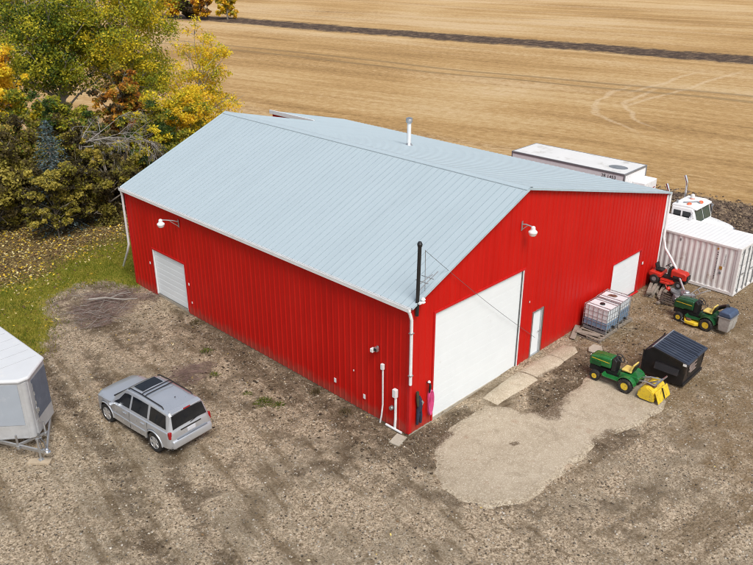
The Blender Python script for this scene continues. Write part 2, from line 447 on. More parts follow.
    # wheel tracks: two turning headland loops (pale lines), distance to circles
    def ring(cx, cy, r, wd):
        dx = n.m('SUBTRACT', X, cx); dy = n.m('SUBTRACT', Y, cy)
        dd = n.m('SQRT', n.m('ADD', n.m('MULTIPLY', dx, dx), n.m('MULTIPLY', dy, dy)))
        dd = n.m('ADD', dd, n.m('MULTIPLY', n.m('SUBTRACT', n.noise(co, .09, 2), .5), 5))
        return n.mapr(n.m('ABSOLUTE', n.m('SUBTRACT', dd, r)), wd*.4, wd*1.6, 1, 0)
    tr = n.m('MAXIMUM', ring(66, 6, 18.6, .28), ring(66, 6, 21.5, .28))
    tr = n.m('MULTIPLY', tr, n.m('MULTIPLY', n.mapr(Y, 14, 19), n.mapr(X, 64, 70, 1, 0)))
    def lane(y0, x0, x1, wd):
        yy = n.m('ADD', n.m('SUBTRACT', Y, y0), n.m('MULTIPLY', n.m('SUBTRACT', n.noise(co, .05, 2), .5), 3))
        return n.m('MULTIPLY', n.mapr(n.m('ABSOLUTE', yy), wd*.4, wd*1.6, 1, 0), n.m('MULTIPLY', n.mapr(X, x0, x0+3), n.mapr(X, x1-12, x1, 1, 0)))
    tr = n.m('MAXIMUM', tr, n.m('MAXIMUM', lane(25.6, 62, 88, .28), lane(22.2, 55, 92, .26)))
    tr = n.m('MULTIPLY', tr, n.mapr(fr, .35, .55))
    fld = n.mix(n.m('MULTIPLY', tr, .5), fld, (.62, .48, .31))
    tk = n.m('MAXIMUM', n.mapr(n.m('ABSOLUTE', n.m('SUBTRACT', s2, 73.0)), .15, .9, 1, 0), n.mapr(n.m('ABSOLUTE', n.m('SUBTRACT', s2, 76.2)), .15, .9, 1, 0))
    fld = n.mix(n.m('MULTIPLY', tk, .5), fld, (.16, .11, .055))
    # ploughed strip
    ps = n.m('ADD', n.m('ABSOLUTE', n.m('SUBTRACT', n.m('ADD', s, n.m('MULTIPLY', n.m('SUBTRACT', n.noise(co, .03, 3), .5), 6)), 100.3)), n.m('MULTIPLY', n.m('SUBTRACT', n.noise(co, .45, 5, .7), .5), 7))
    soil = n.ramp(n.noise(co, .8, 6, .75), [(.34, (.035, .023, .017)), (.5, (.085, .056, .040)), (.6, (.17, .115, .07)), (.7, (.36, .25, .14))])
    fld = n.mix(n.mapr(ps, 3.0, 5.4, 1, 0), fld, soil)
    # cultivated dark soil beside the yard
    sm = n.m('ADD', n.attr('m_soil'), n.m('MULTIPLY', n.m('SUBTRACT', mid, .5), 1.0))
    soil2 = n.ramp(mid, [(.3, (.05, .034, .026)), (.46, (.12, .085, .062)), (.56, (.23, .165, .11)), (.68, (.38, .29, .19))])
    fm = n.m('ADD', n.attr('m_field'), n.m('MULTIPLY', n.m('SUBTRACT', mid, .5), .8))
    hsn = n.t.nodes.new('ShaderNodeHueSaturation'); hsn.inputs['Saturation'].default_value = .94; hsn.inputs['Value'].default_value = 1.14; n.L(fld, hsn.inputs['Color']); fld = hsn.outputs[0]
    g = n.mix(n.mapr(fm, .42, .58), g, fld)
    g = n.mix(n.mapr(sm, .4, .65), g, soil2)
    n.set(Base_Color=g, Roughness=.95, Specular_IOR_Level=.15)
    h = n.m('ADD', n.m('MULTIPLY', cell, .4), n.m('ADD', n.m('MULTIPLY', fine, 1.6), n.m('MULTIPLY', mid, 1.5)))
    n.bump(h, .9, .06)
    return n.mat
M_ground = make_ground_mat()

# ------------------------------------------------------------------ ground: one sheet, fine in the yard, out to the horizon
def axis(fine0, fine1, step, lo, hi, grow=1.09):
    a = list(np.arange(fine0, fine1+1e-6, step)); d = step; x = a[-1]
    while x < hi: d = min(d*grow, 160); x += d; a.append(x)
    d = step; x = a[0]; b = []
    while x > lo: d = min(d*grow, 160); x -= d; b.append(x)
    return np.array(b[::-1]+a)
gx = axis(-16, 26, .2, -1500, 2600); gy = axis(-14, 34, .2, -1500, 2600)
GX, GY = np.meshgrid(gx, gy, indexing='ij')
near = 1-sstep(25, 45, np.maximum(np.abs(GX-4), np.abs(GY-8)))
GRASS = [(-.4, 18.0), (.4, 17.9), (1.2, 19.2), (3.5, 22.0), (3.5, 25.0), (1.0, 24.6), (-1.2, 24.0), (-3.0, 23.0), (-5.5, 23.6), (-8.5, 23), (-12, 22), (-12, 14.5), (-7.4, 14.2), (-6.2, 15.2), (-4.9, 17.2), (-4.3, 19.6), (-2.2, 20.4), (-.8, 19.5)]
LITTER = [(4, 24.2), (1.0, 24.0), (-1.2, 23.4), (-3.0, 22.4), (-5.5, 22.8), (-8.5, 22), (-20, 21), (-40, 34), (-30, 60), (8, 60), (24, 50), (24, 37), (12, 27), (6, 22.5)]
def soft(poly, x, y, r=.6):
    ins = in_poly(x, y, poly)
    d = seg_dist(x, y, poly+[poly[0]])
    return np.clip(.5+np.where(ins, d, -d)/(2*r), 0, 1)
m_grass = soft(GRASS, GX, GY, .9); m_lit = soft(LITTER, GX, GY, 1.4)
wall_d = seg_dist(GX, GY, [(-.3, -.3), (-.2, 17.9)])
m_dirt = .92*(1-sstep(.3, 3.1, wall_d))*(1-sstep(11, 15.5, GY)*.45)
m_dirt = np.maximum(m_dirt, .62*(1-sstep(.5, 2.2, seg_dist(GX, GY, [(-3.2, 8.6), (-2.4, 4.5), (-2.3, 1)]))))
m_dirt = np.maximum(m_dirt, 1.0*(1-sstep(.2, 1.1, seg_dist(GX, GY, [(-.6, -.6), (.4, -.7), (2.2, -.65)]))))
m_dirt = np.maximum(m_dirt, 1.0*(1-sstep(.4, 1.1, seg_dist(GX, GY, [(5.7, -1.9), (4.6, -2.6), (9.0, -2.0)]))))
m_dirt = np.maximum(m_dirt, .85*(1-sstep(.4, 1.6, seg_dist(GX, GY, [(7.5, -1.7), (10.5, -2.4), (13, -2.3)]))))
m_dirt = np.maximum(m_dirt, .9*(1-sstep(.2, .9, seg_dist(GX, GY, [(3.9, -5.25), (5.2, -5.45)]))))
m_dirt = np.maximum(m_dirt, .75*(1-sstep(.3, 2.4, seg_dist(GX, GY, [(-1.2, 18.0), (-3.0, 17.6), (-3.6, 15.6), (-3.0, 13)]))))
m_dirt = np.maximum(m_dirt, .66*(1-sstep(.2, 1.5, seg_dist(GX, GY, [(-7.6, 13.8), (-6.0, 15.0), (-4.7, 17.2), (-4.1, 19.4), (-2.2, 20.2), (-.8, 19.3), (-.3, 18.2)]))))
tread = np.minimum(seg_dist(GX, GY, [(-6.6, 15.5), (-7.4, 10), (-8.0, 6), (-9.4, 0), (-10.5, -4)]), seg_dist(GX, GY, [(-4.9, 14), (-6.0, 9.5), (-6.6, 5), (-7.9, 0), (-9.2, -5)]))
m_dirt = np.maximum(m_dirt, .80*(1-sstep(.12, .75, tread)))
m_dirt = np.maximum(m_dirt, .60*(1-sstep(.1, .9, seg_dist(GX, GY, [(-3.4, 1.0), (-2.0, -2.4), (.5, -6), (4, -8.5)]))))
m_dirt = np.maximum(m_dirt, .95*(1-sstep(.05, .55, seg_dist(GX, GY, [(-9.5, 2.2), (-9.2, 1.9)]))))
for px_, py_, r_ in ((-1.5, -3.4, .35), (-4.1, 1.2, .4), (-6.6, 2.6, .5), (-5.0, 3.1, .45), (-7.4, 3.4, .3), (10.4, -6.3, .8)):
    m_dirt = np.maximum(m_dirt, .8*(1-sstep(.1, r_*1.8, np.hypot(GX-px_, GY-py_))))
m_dirt = np.maximum(m_dirt, .9*(1-sstep(.3, 1.5, seg_dist(GX, GY, [(15.2, -1.4), (17.6, -2.2)]))))
m_dirt = np.maximum(m_dirt, .46*(1-sstep(.5, 3.2, seg_dist(GX, GY, [(11.5, -2.8), (15, -5.6), (18, -5.0)]))))
m_dirt = np.maximum(m_dirt, .44*(1-sstep(.3, 1.8, seg_dist(GX, GY, [(-6, -3.5), (-3, -5.5), (2, -7.5), (7, -8.0)]))))
m_och = sstep(6, 13, GX-GY*.6)*.66
m_och = np.maximum(m_och, .9*(1-sstep(.5, 2.5, seg_dist(GX, GY, [(15.5, -3.2), (18.6, -4.4), (22, -5)]))))
m_och = m_och*(1-sstep(30, 36, GX))
m_field = np.maximum(sstep(27.5, 30.0, GX+.06*GY+1.2*(fbm(GX*.2, GY*.2)-.5)), sstep(44, 52, GY+.1*GX))
m_field = np.maximum(m_field, sstep(28, 40, -GX-20))
m_field = np.maximum(m_field, sstep(26, 34, -GY))
m_soil = soft([(27.6, 8), (32.8, 8), (33.6, 1), (33, -12), (27, -12), (26.4, -2)], GX, GY, 1.2)
# real relief: ruts, clods, the heap line along the wall
hump = fbm(GX*.35, GY*.35, 3)-.5
clod = fbm(GX*2.1, GY*2.1, 3)-.5
Z = gz_base(GX, GY)+near*(.07*hump*(1-.85*np.exp(-(wall_d/2)**2))+.05*clod*np.clip(m_dirt*.9+.12+m_grass*.3, 0, 1))
Z -= near*.075*np.exp(-(tread/.26)**2)*(.5+fbm(GX*.6, GY*.6, 2)); Z += near*.03*np.exp(-((tread-.5)/.2)**2)*(.5+clod)
slab_zone = soft([(-1.4, -.3), (10.2, -.3), (10.2, -7), (-2, -7)], GX, GY, .8)
Z = Z*(1-slab_zone)+slab_zone*(gz_base(GX, GY)-.02)
Z += (1-near)*.10*(fbm(GX*.15, GY*.15, 3)-.5)
Z += sstep(20, 40, GX)*m_soil*.25*(fbm(GX*.9, GY*.9, 3)-.5)
nx, ny = GX.shape
idx = np.arange(nx*ny).reshape(nx, ny)
F = np.stack([idx[:-1, :-1], idx[1:, :-1], idx[1:, 1:], idx[:-1, 1:]], -1).reshape(-1, 4)
ground = np_mesh('ground', np.stack([GX, GY, Z], -1).reshape(-1, 3), F, M_ground,
                 {'m_grass': m_grass.ravel(), 'm_litter': m_lit.ravel(), 'm_dirt': m_dirt.ravel(), 'm_ochre': m_och.ravel(), 'm_field': m_field.ravel(), 'm_soil': m_soil.ravel()}, smooth=True)
tag(ground, kind='structure')
def ground_z(x, y):
    """height of the built sheet at x, y (bilinear)"""
    x = np.asarray(x, float); y = np.asarray(y, float)
    i = np.clip(np.searchsorted(gx, x)-1, 0, nx-2); j = np.clip(np.searchsorted(gy, y)-1, 0, ny-2)
    fx = (x-gx[i])/(gx[i+1]-gx[i]); fy = (y-gy[j])/(gy[j+1]-gy[j])
    return (Z[i, j]*(1-fx)+Z[i+1, j]*fx)*(1-fy)+(Z[i, j+1]*(1-fx)+Z[i+1, j+1]*fx)*fy
def gzz(x, y): return float(ground_z(x, y))

# concrete apron and walkway
def make_conc_mat(name='concrete', k=1.0):
    n = NT(name); co = n.co()
    a = n.noise(co, .55, 6, .62); b = n.noise(co, 3.2, 6, .7); c = n.noise(co, 22, 4, .7)
    base = n.ramp(n.m('ADD', n.m('MULTIPLY', a, .55), n.m('MULTIPLY', b, .45)), [(.34, (.235, .195, .14)), (.5, (.35, .305, .235)), (.66, (.42, .375, .30))])
    base = n.mix(.30, base, n.ramp(c, [(.3, (.14, .11, .075)), (.5, (.34, .30, .23)), (.7, (.52, .48, .40))]))
    edge = n.attr('m_edge')
    em = n.m('ADD', n.m('MULTIPLY', edge, .95), n.m('MULTIPLY', n.m('SUBTRACT', n.m('ADD', n.m('MULTIPLY', b, .6), n.m('MULTIPLY', c, .4)), .5), 1.6))
    grit = n.ramp(n.sep(n.vor(co, 17))[0], [(0, (.05, .036, .022)), (.2, (.16, .125, .08)), (.6, (.31, .26, .19)), (1, (.47, .42, .33))])
    base = n.mix(n.m('MULTIPLY', n.mapr(em, .40, 1.15), .8), base, grit)
    st = n.m('ADD', n.attr('m_stain'), n.m('MULTIPLY', n.m('SUBTRACT', n.m('ADD', n.m('MULTIPLY', b, .6), n.m('MULTIPLY', c, .4)), .52), 2.6))
    base = n.mix(n.m('MULTIPLY', n.mapr(st, .42, .95), .9), base, n.ramp(c, [(.3, (.035, .026, .018)), (.6, (.12, .085, .055)), (.75, (.26, .2, .14))]))
    spot = n.m('MULTIPLY', n.mapr(n.noise(co, 1.7, 3, .5), .63, .73), .45)
    base = n.mix(spot, base, (.25, .165, .11))
    base = n.mix(n.m('MULTIPLY', n.mapr(n.noise(co, 1.1, 6, .75, .6), .54, .66), .5), base, (.22, .185, .135))
    base = n.mix(n.m('MULTIPLY', n.mapr(n.sep(n.vor(co, 40))[0], .86, .92), .5), base, (.56, .52, .45))
    base = n.mix(n.m('MULTIPLY', n.mapr(n.noise(co, 60, 3, .7), .60, .72), .5), base, (.12, .095, .065))
    cr = n.vor(n.comb(n.m('ADD', n.sep(co)[0], n.m('MULTIPLY', n.m('SUBTRACT', b, .5), .9)), n.m('ADD', n.sep(co)[1], n.m('MULTIPLY', n.m('SUBTRACT', a, .5), 1.2)), 0), .42, 'Distance', 'DISTANCE_TO_EDGE')
    base = n.mix(n.mapr(cr, .002, .009, .22, 0), base, (.16, .13, .10))
    base = n.mix(1, base, (k*1.06, k*1.03, k*.985), 'MULTIPLY')
    n.set(Base_Color=base, Roughness=.9, Specular_IOR_Level=.2)
    n.bump(n.m('ADD', n.m('MULTIPLY', b, 1.0), c), .35, .02)
    return n.mat
M_conc = make_conc_mat(k=1.06); M_conc_pale = make_conc_mat('pale_concrete', 1.16)
def slab(name, poly, ztop, stains=(), edge_w=.9, step=.06, m=None, jit=.14):
    poly = [tuple(p) for p in poly]
    xs = np.arange(min(p[0] for p in poly)-.2, max(p[0] for p in poly)+.2, step)
    ys = np.arange(min(p[1] for p in poly)-.2, max(p[1] for p in poly)+.2, step)
    A, B = np.meshgrid(xs, ys, indexing='ij')
    d = seg_dist(A, B, poly+[poly[0]]); ins = in_poly(A, B, poly)
    sd_ = np.where(ins, d, -d)+jit*(fbm(A*1.6, B*1.6, 4)-.5)*2
    keep = sd_ > -.02
    k = np.arange(keep.size).reshape(keep.shape)
    fk = keep[:-1, :-1] & keep[1:, :-1] & keep[1:, 1:] & keep[:-1, 1:]
    Fq = np.stack([k[:-1, :-1], k[1:, :-1], k[1:, 1:], k[:-1, 1:]], -1)[fk]
    zt = gz_base(A, B)+ztop-.13*(1-np.clip(sd_/.38, 0, 1))**2
    st = np.zeros(A.shape)
    for pts, r in stains: st = np.maximum(st, 1-sstep(.15*r, r, seg_dist(A, B, pts)))
    used = np.unique(Fq); remap = np.zeros(keep.size, int); remap[used] = np.arange(len(used))
    V = np.stack([A, B, zt], -1).reshape(-1, 3)[used]
    o = np_mesh(name, V, remap[Fq], m or M_conc, {'m_edge': (1-sstep(0, edge_w, sd_)).ravel()[used], 'm_stain': st.ravel()[used]})
    s_ = o.modifiers.new('thickness', 'SOLIDIFY'); s_.thickness = .10; s_.offset = -1
    return tag(o, kind='structure')
APRON = [(1.0, -.62), (-.05, -1.08), (-.95, -1.9), (-1.55, -2.6), (-1.6, -3.4), (-1.13, -4.36), (-.01, -5.0), (1.55, -5.12), (3.29, -5.18), (4.2, -5.05), (5.9, -5.62), (7.37, -5.88), (8.27, -5.67), (8.8, -5.02), (8.89, -4.08), (8.62, -2.94), (8.01, -2.35), (6.53, -2.5), (4.63, -2.45), (4.0, -2.0), (4.0, -1.5), (3.4, -.62)]
slab('concrete_apron', APRON, .03, [([(5.6, -2.3), (4.6, -2.75)], 1.1), ([(4.2, -4.95), (4.9, -5.1)], .5), ([(2.1, -2.9), (2.25, -3.0)], .22), ([(.3, -.9), (1.0, -.9)], .5)], 1.1)
slab('concrete_walkway', [(3.55, -.30), (3.62, -1.18), (6.2, -1.33), (9.15, -1.28), (9.55, -.86), (9.2, -.36), (6.2, -.25)], .06, [([(6.3, -1.25), (7.4, -1.35)], .3), ([(6.05, -.2), (6.15, -1.4)], .09), ([(8.0, -.2), (8.05, -1.4)], .08)], .12, .05, M_conc_pale, .05)

# ================================================================== THE RED SHED
L_, W_, H_E, XP, H_R, H_W = 18.374, 18.229, 4.92, 6.13, 7.49, 4.60
XA, EXT = 12.25, 4.07
def roof_z(x): return H_E+(H_R-H_E)*x/XP if x < XP else H_R+(H_W-H_R)*(x-XP)/(W_-XP)
def ribbed(axis_, u0, u1, zbot, ztop, plane, out, openings=(), pitch_=.305, depth=.02, breaks=()):
    """a ribbed steel wall along x or y at the given plane; ribs stand out by depth towards out"""
    us = {u0: 0.0, u1: 0.0}
    u = u0+.15
    def off(uu):
        ph = ((uu-u0-.15) % pitch_); ph = min(ph, pitch_-ph)
        return depth if ph < .018 else (0 if ph > .042 else depth*(.042-ph)/.024)
    while u < u1-.05:
        for d in (-.042, -.018, .018, .042): us[u+d] = 0
        u += pitch_
    for b in breaks: us[b] = 0
    for o in openings: us[o[0]] = 0; us[o[1]] = 0
    us = sorted(k for k in us if u0-1e-6 <= k <= u1+1e-6)
    mb = MB()
    for a, b in zip(us[:-1], us[1:]):
        if b-a < 1e-4: continue
        lo = zbot; mid = (a+b)/2
        for o in openings:
            if o[0]-1e-6 <= mid <= o[1]+1e-6: lo = o[2]
        pa, pb = plane+out*off(a), plane+out*off(b)
        if axis_ == 'x': q = [(a, pa, lo), (b, pb, lo), (b, pb, ztop(b)), (a, pa, ztop(a))]
        else: q = [(pa, a, lo), (pb, b, lo), (pb, b, ztop(b)), (pa, a, ztop(a))]
        mb.add(q, [(0, 1, 2, 3)])
    return mb
shed = thing('machine_shed', 'large red steel machine shed with pale blue ribbed roof and white overhead doors', 'shed')
ZB = -.10
BIG = (1.22, 6.42, 4.16); MAN = (7.26, 8.10, 2.06); RGT = (13.62, 16.26, 2.16); SIDE = (13.68, 16.38, 2.26)
ribbed('x', 0, W_, ZB-.02, lambda x: roof_z(x)-.04, 0, -1, [(BIG[0], BIG[1], BIG[2]), MAN, RGT], breaks=[XP]).build('front_wall', M_red, shed, fix=False)
ribbed('y', 0, L_, ZB-.06, lambda y: H_E-.03, 0, -1, [SIDE]).build('side_wall', M_red, shed, fix=False)
ribbed('y', 0, L_+EXT, ZB, lambda y: H_W-.04, W_, 1).build('side_wall', M_red, shed, fix=False)
ribbed('x', 0, XA, ZB, lambda x: roof_z(x)-.04, L_, 1, breaks=[XP]).build('rear_wall', M_red, shed, fix=False)
ribbed('y', L_, L_+EXT, ZB, lambda y: roof_z(XA)-.06, XA, -1).build('extension_wall', M_red, shed, fix=False)
ribbed('x', XA, W_, ZB, lambda x: roof_z(x)-.04, L_+EXT, 1).build('rear_wall', M_red, shed, fix=False)
# concrete sill under the cladding
sill = MB()
for x0, x1, y0, y1 in ((.02, W_-.02, .015, .20), (.02, .20, .2, L_-.02), (W_-.2, W_-.02, .2, L_), (.02, W_-.2, L_-.2, L_-.02)):
    sill.box(x0, x1, y0, y1, -.55, ZB-.002+.05)
sill.build('concrete_sill', M_conc_piece, shed)
# dark interior behind cladding is closed by doors; roof
def roof_plane(x0, x1, y0, y1, name, lift=0.0):
    """ribs run down the slope from x0 (low or high) to x1"""
    z0, z1 = roof_z(max(0, x0))+(x0 if x0 < 0 else 0)*(H_R-H_E)/XP+lift, roof_z(min(W_, x1))+(max(0, x1-W_))*(H_W-H_R)/(W_-XP)+lift
    if x0 == XP: z0 = H_R+lift
    if x1 == XP: z1 = H_R+lift
    n = Vector((-(z1-z0), 0, x1-x0)).normalized()
    ys = [y0]; u = y0+.16
    while u < y1-.06:
        ys += [u-.022, u-.010, u+.010, u+.022]; u += .305
    ys.append(y1)
    def off(i):
        if i == 0 or i == len(ys)-1: return 0
        return .014 if (i-1) % 4 in (1, 2) else 0
    V = []; Fq = []
    for i, y in enumerate(ys):
        o_ = n*off(i)
        V += [(x0+o_.x, y, z0+o_.z), (x1+o_.x, y, z1+o_.z)]
    for i in range(len(ys)-1): Fq.append((2*i, 2*i+1, 2*i+3, 2*i+2))
    mb = MB(); mb.add(V, Fq)
    mb.mi = [1 if i % 4 == (1 if x1 == XP else 3) else 0 for i in range(len(Fq))]  # one flank per rib painted darker for the seam's dirt and shadow
    # underside
    mb.quad((x0, y0, z0-.05), (x1, y0, z1-.05), (x1, y1, z1-.05), (x0, y1, z0-.05))
    return mb.build(name, [M_roof, M_seamshade], shed, fix=False)
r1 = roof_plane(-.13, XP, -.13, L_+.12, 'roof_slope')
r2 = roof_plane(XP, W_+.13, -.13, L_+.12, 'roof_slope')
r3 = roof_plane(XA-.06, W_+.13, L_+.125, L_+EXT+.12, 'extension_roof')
# ridge cap with two folded lips
rc = MB()
sl = (H_R-H_E)/XP; sr = (H_R-H_W)/(W_-XP)
for s_, sg in ((sl, -1), (sr, 1)):
    a = (XP, H_R+.038); b = (XP+sg*.17, H_R+.038-s_*.17)
    rc.add([(a[0], -.15, a[1]), (b[0], -.15, b[1]), (b[0], L_+.13, b[1]), (a[0], L_+.13, a[1]),
            (b[0], -.15, b[1]-.03), (b[0], L_+.13, b[1]-.03)], [(0, 1, 2, 3), (1, 4, 5, 2)])
rc.build('ridge_cap', M_roof, r1, fix=False)
# eave gutters and gable trims
g_ = MB(); g_.prism([(-.25, H_E-.19), (-.135, H_E-.19), (-.135, H_E-.055), (-.16, H_E-.055), (-.16, H_E-.15), (-.225, H_E-.15), (-.225, H_E-.055), (-.25, H_E-.055)], -.12, L_+.1, 'y')
g_.build('gutter', M_whitetrim, shed)
g_ = MB(); g_.box(W_+.135, W_+.25, -.12, L_+EXT, H_W-.19, H_W-.07); g_.build('gutter', M_whitetrim, shed)
for (xa, xb, yy) in ((-.12, XP, -.15), (XP, W_+.12, -.15), (-.12, XP, L_+.13), (XP, XA, L_+.13), (XA, W_+.12, L_+EXT+.13)):
    za = roof_z(max(0, xa))-.03-(sl*.12 if xa < 0 else 0); zb = roof_z(min(W_, xb))-.03-(sr*.12 if xb > W_ else 0)
    t_ = MB(); t_.beam((xa, yy, za), (xb, yy, zb), .035, .085); t_.build('gable_trim', M_rooftrim, shed)
t_ = MB(); t_.box(XA-.14, XA-.062, L_+.15, L_+EXT+.12, roof_z(XA)-.13, roof_z(XA)+.09); t_.build('extension_trim', M_whitetrim, shed)
# corner trims
for (x, y, sx, sy) in ((0, 0, -1, -1), (W_, 0, 1, -1), (0, L_, -1, 1)):
    t_ = MB()
    ztop = (H_E if x == 0 else H_W)-.06
    t_.box(min(x, x+sx*.03), max(x, x+sx*.03), min(y+sy*.03, y-sy*.10), max(y+sy*.03, y-sy*.10), ZB, ztop)
    t_.box(min(x-sx*.001, x-sx*.10), max(x-sx*.001, x-sx*.10), min(y, y+sy*.03), max(y, y+sy*.03), ZB, ztop)
    t_.build('corner_trim', M_redtrim, shed, bevel=.008)
# right front corner carries a pale edge
t_ = MB(); t_.box(W_-.09, W_+.05, -.045, -.031, ZB, H_W-.16); t_.build('corner_trim', M_whitetrim, shed)

def overhead_door(axis_, o, plane, inward, zbot, sections, name='overhead_door', frame=True, ribs=2, emb=.001):
    a, b, top = o; mb = MB(); pl = plane+inward*.07
    hsec = (top-zbot)/sections
    for i in range(sections):
        z0 = zbot+i*hsec; z1 = z0+hsec-.002
        parts = [(z0, z1, .02)]
        for k in range(ribs): 
            zc = z0+(k+.5)*hsec/ribs
            parts.append((zc-hsec*.19, zc+hsec*.19, .02+emb))
        for (p0, p1, th) in parts:
            lo, hi = sorted((pl-inward*th+.0, pl+inward*.03))
            if axis_ == 'x': mb.box(a+.003, b-.003, lo, hi, p0, p1)
            else: mb.box(lo, hi, a+.003, b-.003, p0, p1)
    d = mb.build(name, M_white, shed)
    sb = MB(); lo, hi = sorted((pl-inward*.035, pl+inward*.035))
    if axis_ == 'x': sb.box(a, b, lo, hi, zbot-.06, zbot-.004)
    else: sb.box(lo, hi, a, b, zbot-.06, zbot-.004)
    sb.build('bottom_seal', M_doorline, d)
    tr = MB(); lo, hi = sorted((plane-inward*.035, plane+inward*.12))
    for (u0, u1, z0, z1) in ((a-.075, a-.002, zbot-.05, top+.08), (b+.002, b+.075, zbot-.05, top+.08), (a-.002, b+.002, top+.002, top+.08)):
        if axis_ == 'x': tr.box(u0, u1, lo, hi, z0, z1)
        else: tr.box(lo, hi, u0, u1, z0, z1)
    return d, tr
d, tr = overhead_door('x', BIG, 0, 1, -.06, 7); tr.build('door_frame', M_redtrim, d)
wt_ = MB(); wt_.box(BIG[1]-.06, BIG[1]-.004, -.02, .03, -.05, BIG[2]-.004); wt_.build('door_jamb', M_whitetrim, d)
for u0, u1 in ((BIG[0]+.005, BIG[0]+.035), (BIG[1]-.085, BIG[1]-.062)):
    gk = MB(); gk.box(u0, u1, .0, .04, -.05, BIG[2]-.004); gk.build('door_gasket', M_doorline, d)
d, tr = overhead_door('x', RGT, 0, 1, .02, 4); tr.build('door_frame', M_redtrim, d)
stp = MB(); stp.box(RGT[0]-.1, RGT[1]+.1, -.12, -.03, -.10, .03); stp.build('door_step', M_redtrim, d)
d, tr = overhead_door('y', SIDE, 0, 1, -.02, 4, ribs=2, emb=.004); tr.build('door_frame', M_redtrim, d)
for u0, u1 in ((SIDE[1]-.07, SIDE[1]-.004), (SIDE[0]+.004, SIDE[0]+.05)):
    jb = MB(); jb.box(-.03, .03, u0, u1, -.02, SIDE[2]-.004); jb.build('door_jamb', M_whitetrim, d)
# man door, standing a little inside its aluminium frame
md = MB(); md.box(MAN[0]+.07, MAN[1]-.15, .05, .09, 0.02, MAN[2]-.05)
md = md.build('entry_door', M_white, shed, bevel=.005)
fr = MB()
for (u0, u1, z0, z1) in ((MAN[0]+.002, MAN[0]+.068, -.05, MAN[2]-.002), (MAN[1]-.148, MAN[1]-.062, -.05, MAN[2]-.002), (MAN[0]+.07, MAN[1]-.15, MAN[2]-.048, MAN[2]-.004), (MAN[0]+.07, MAN[1]-.15, -.05, .018)):
    fr.box(u0, u1, -.03, .11, z0, z1)
fr.build('door_frame', M_steel, md)
dk = MB(); dk.box(MAN[1]-.060, MAN[1]-.002, -.012, .11, -.05, MAN[2]-.002); dk.build('door_edge', M_rust, md)
hn = MB(); hn.cyl((MAN[1]-.22, .05, 1.0), (MAN[1]-.22, -.01, 1.0), .025, 10); hn.cyl((MAN[1]-.22, -.01, 1.0), (MAN[1]-.32, -.01, 1.0), .014, 8); hn.build('handle', M_steel, md)

# flue
fl = MB(); fl.cyl((11.15, 10.3, roof_z(11.15)-.02), (11.15, 10.3, 7.42), .10, 16)
fl = fl.build('flue', M_whitetrim, shed, smooth=True)
cp = MB(); cp.lathe([(.10, 7.40), (.16, 7.43), (.17, 7.55), (.15, 7.60), (.17, 7.63), (.05, 7.68)], 18, Matrix.Translation((11.15, 10.3, 0))); cp.build('flue_cap', M_steel, fl, smooth=True)
cn = MB(); cn.lathe([(.24, roof_z(11.15)-.06), (.105, roof_z(11.15)+.12)], 16, Matrix.Translation((11.15, 10.3, 0))); cn.build('flue_flashing', M_steel, fl, smooth=True)

# yard lamps on the walls
def wall_lamp(p_wall, p_head, sd_):
    a = Vector(p_wall); h = Vector(p_head)
    bm_ = MB(); bm_.tube([a, a+(h-a)*.35+Vector((0, 0, .10)), h+Vector((0, 0, .19))], .026, 8)
    bm_.beam(a+Vector((0, 0, -.22)), a+(h-a)*.55+Vector((0, 0, .13)), .02, .03)
    lm = bm_.build('yard_lamp', M_steel, shed, smooth=True)
    pl = MB(); n_ = (h-a); n_.z = 0; n_.normalize(); q = n_.cross(Vector((0, 0, 1)))
    pl.beam(a-q*.07+n_*.01+Vector((0, 0, -.06)), a+q*.07+n_*.01+Vector((0, 0, -.06)), .02, .36, up=(0, 0, 1)); pl.build('bracket', M_steel, lm)
    hd = MB(); hd.lathe([(.05, .22), (.08, .19), (.09, .09), (.165, .02), (.17, -.02)], 18, Matrix.Translation(h)); hd.build('lamp_head', M_whitetrim, lm, smooth=True)
    gl = MB(); gl.lathe([(.158, -.022), (.145, -.09), (.11, -.14), (.04, -.16)], 18, Matrix.Translation(h)); gl.build('lamp_bowl', M_lampglass, lm, smooth=True)
wall_lamp((-.02, 13.75, 4.28), (-.74, 14.0, 4.30), 1)
wall_lamp((5.98, -.02, 6.12), (6.12, -.42, 5.88), 1)
fd = MB(); fd.box(-.16, -.045, 1.40, 1.56, 2.66, 2.80); fd.box(-.045, -.02, 1.44, 1.52, 2.62, 2.84)
fd = fd.build('floodlight', M_steel, shed, bevel=.01)
ff = MB(); ff.box(-.172, -.162, 1.42, 1.54, 2.68, 2.78); ff.build('lamp_glass', M_black, fd)
fc = MB(); fc.box(-.20, -.05, 1.58, 1.70, 2.58, 2.72); fc.build('floodlight_box', M_whitetrim, fd, bevel=.01)

# services on the side wall
pp = MB(); pp.tube([(-.05, 1.21, 2.05), (-.05, 1.21, .6), (-.06, 1.26, .1), (-.10, 1.32, -.30)], .032, 10); pp = pp.build('conduit', M_pipe, shed, smooth=True)
pb = MB(); pb.box(-.12, -.022, 1.15, 1.27, 2.02, 2.24); pb.build('junction_box', M_whitetrim, pp, bevel=.01)
pp = MB(); pp.tube([(-.06, .58, 1.22), (-.06, .58, .3), (-.06, .62, -.32)], .05, 12); pp = pp.build('conduit', M_pipe, shed, smooth=True)
pb = MB(); pb.box(-.16, -.022, .50, .66, 1.18, 1.50); pb.build('junction_box', M_whitetrim, pp, bevel=.012)
mt_ = MB(); mt_.lathe([(.085, 0), (.085, .06), (.07, .11)], 16, Matrix.Translation((-.03, .76, .66)) @ Matrix.Rotation(R(-90), 4, 'Y')); mt_.build('meter', M_steel, shed, smooth=True)
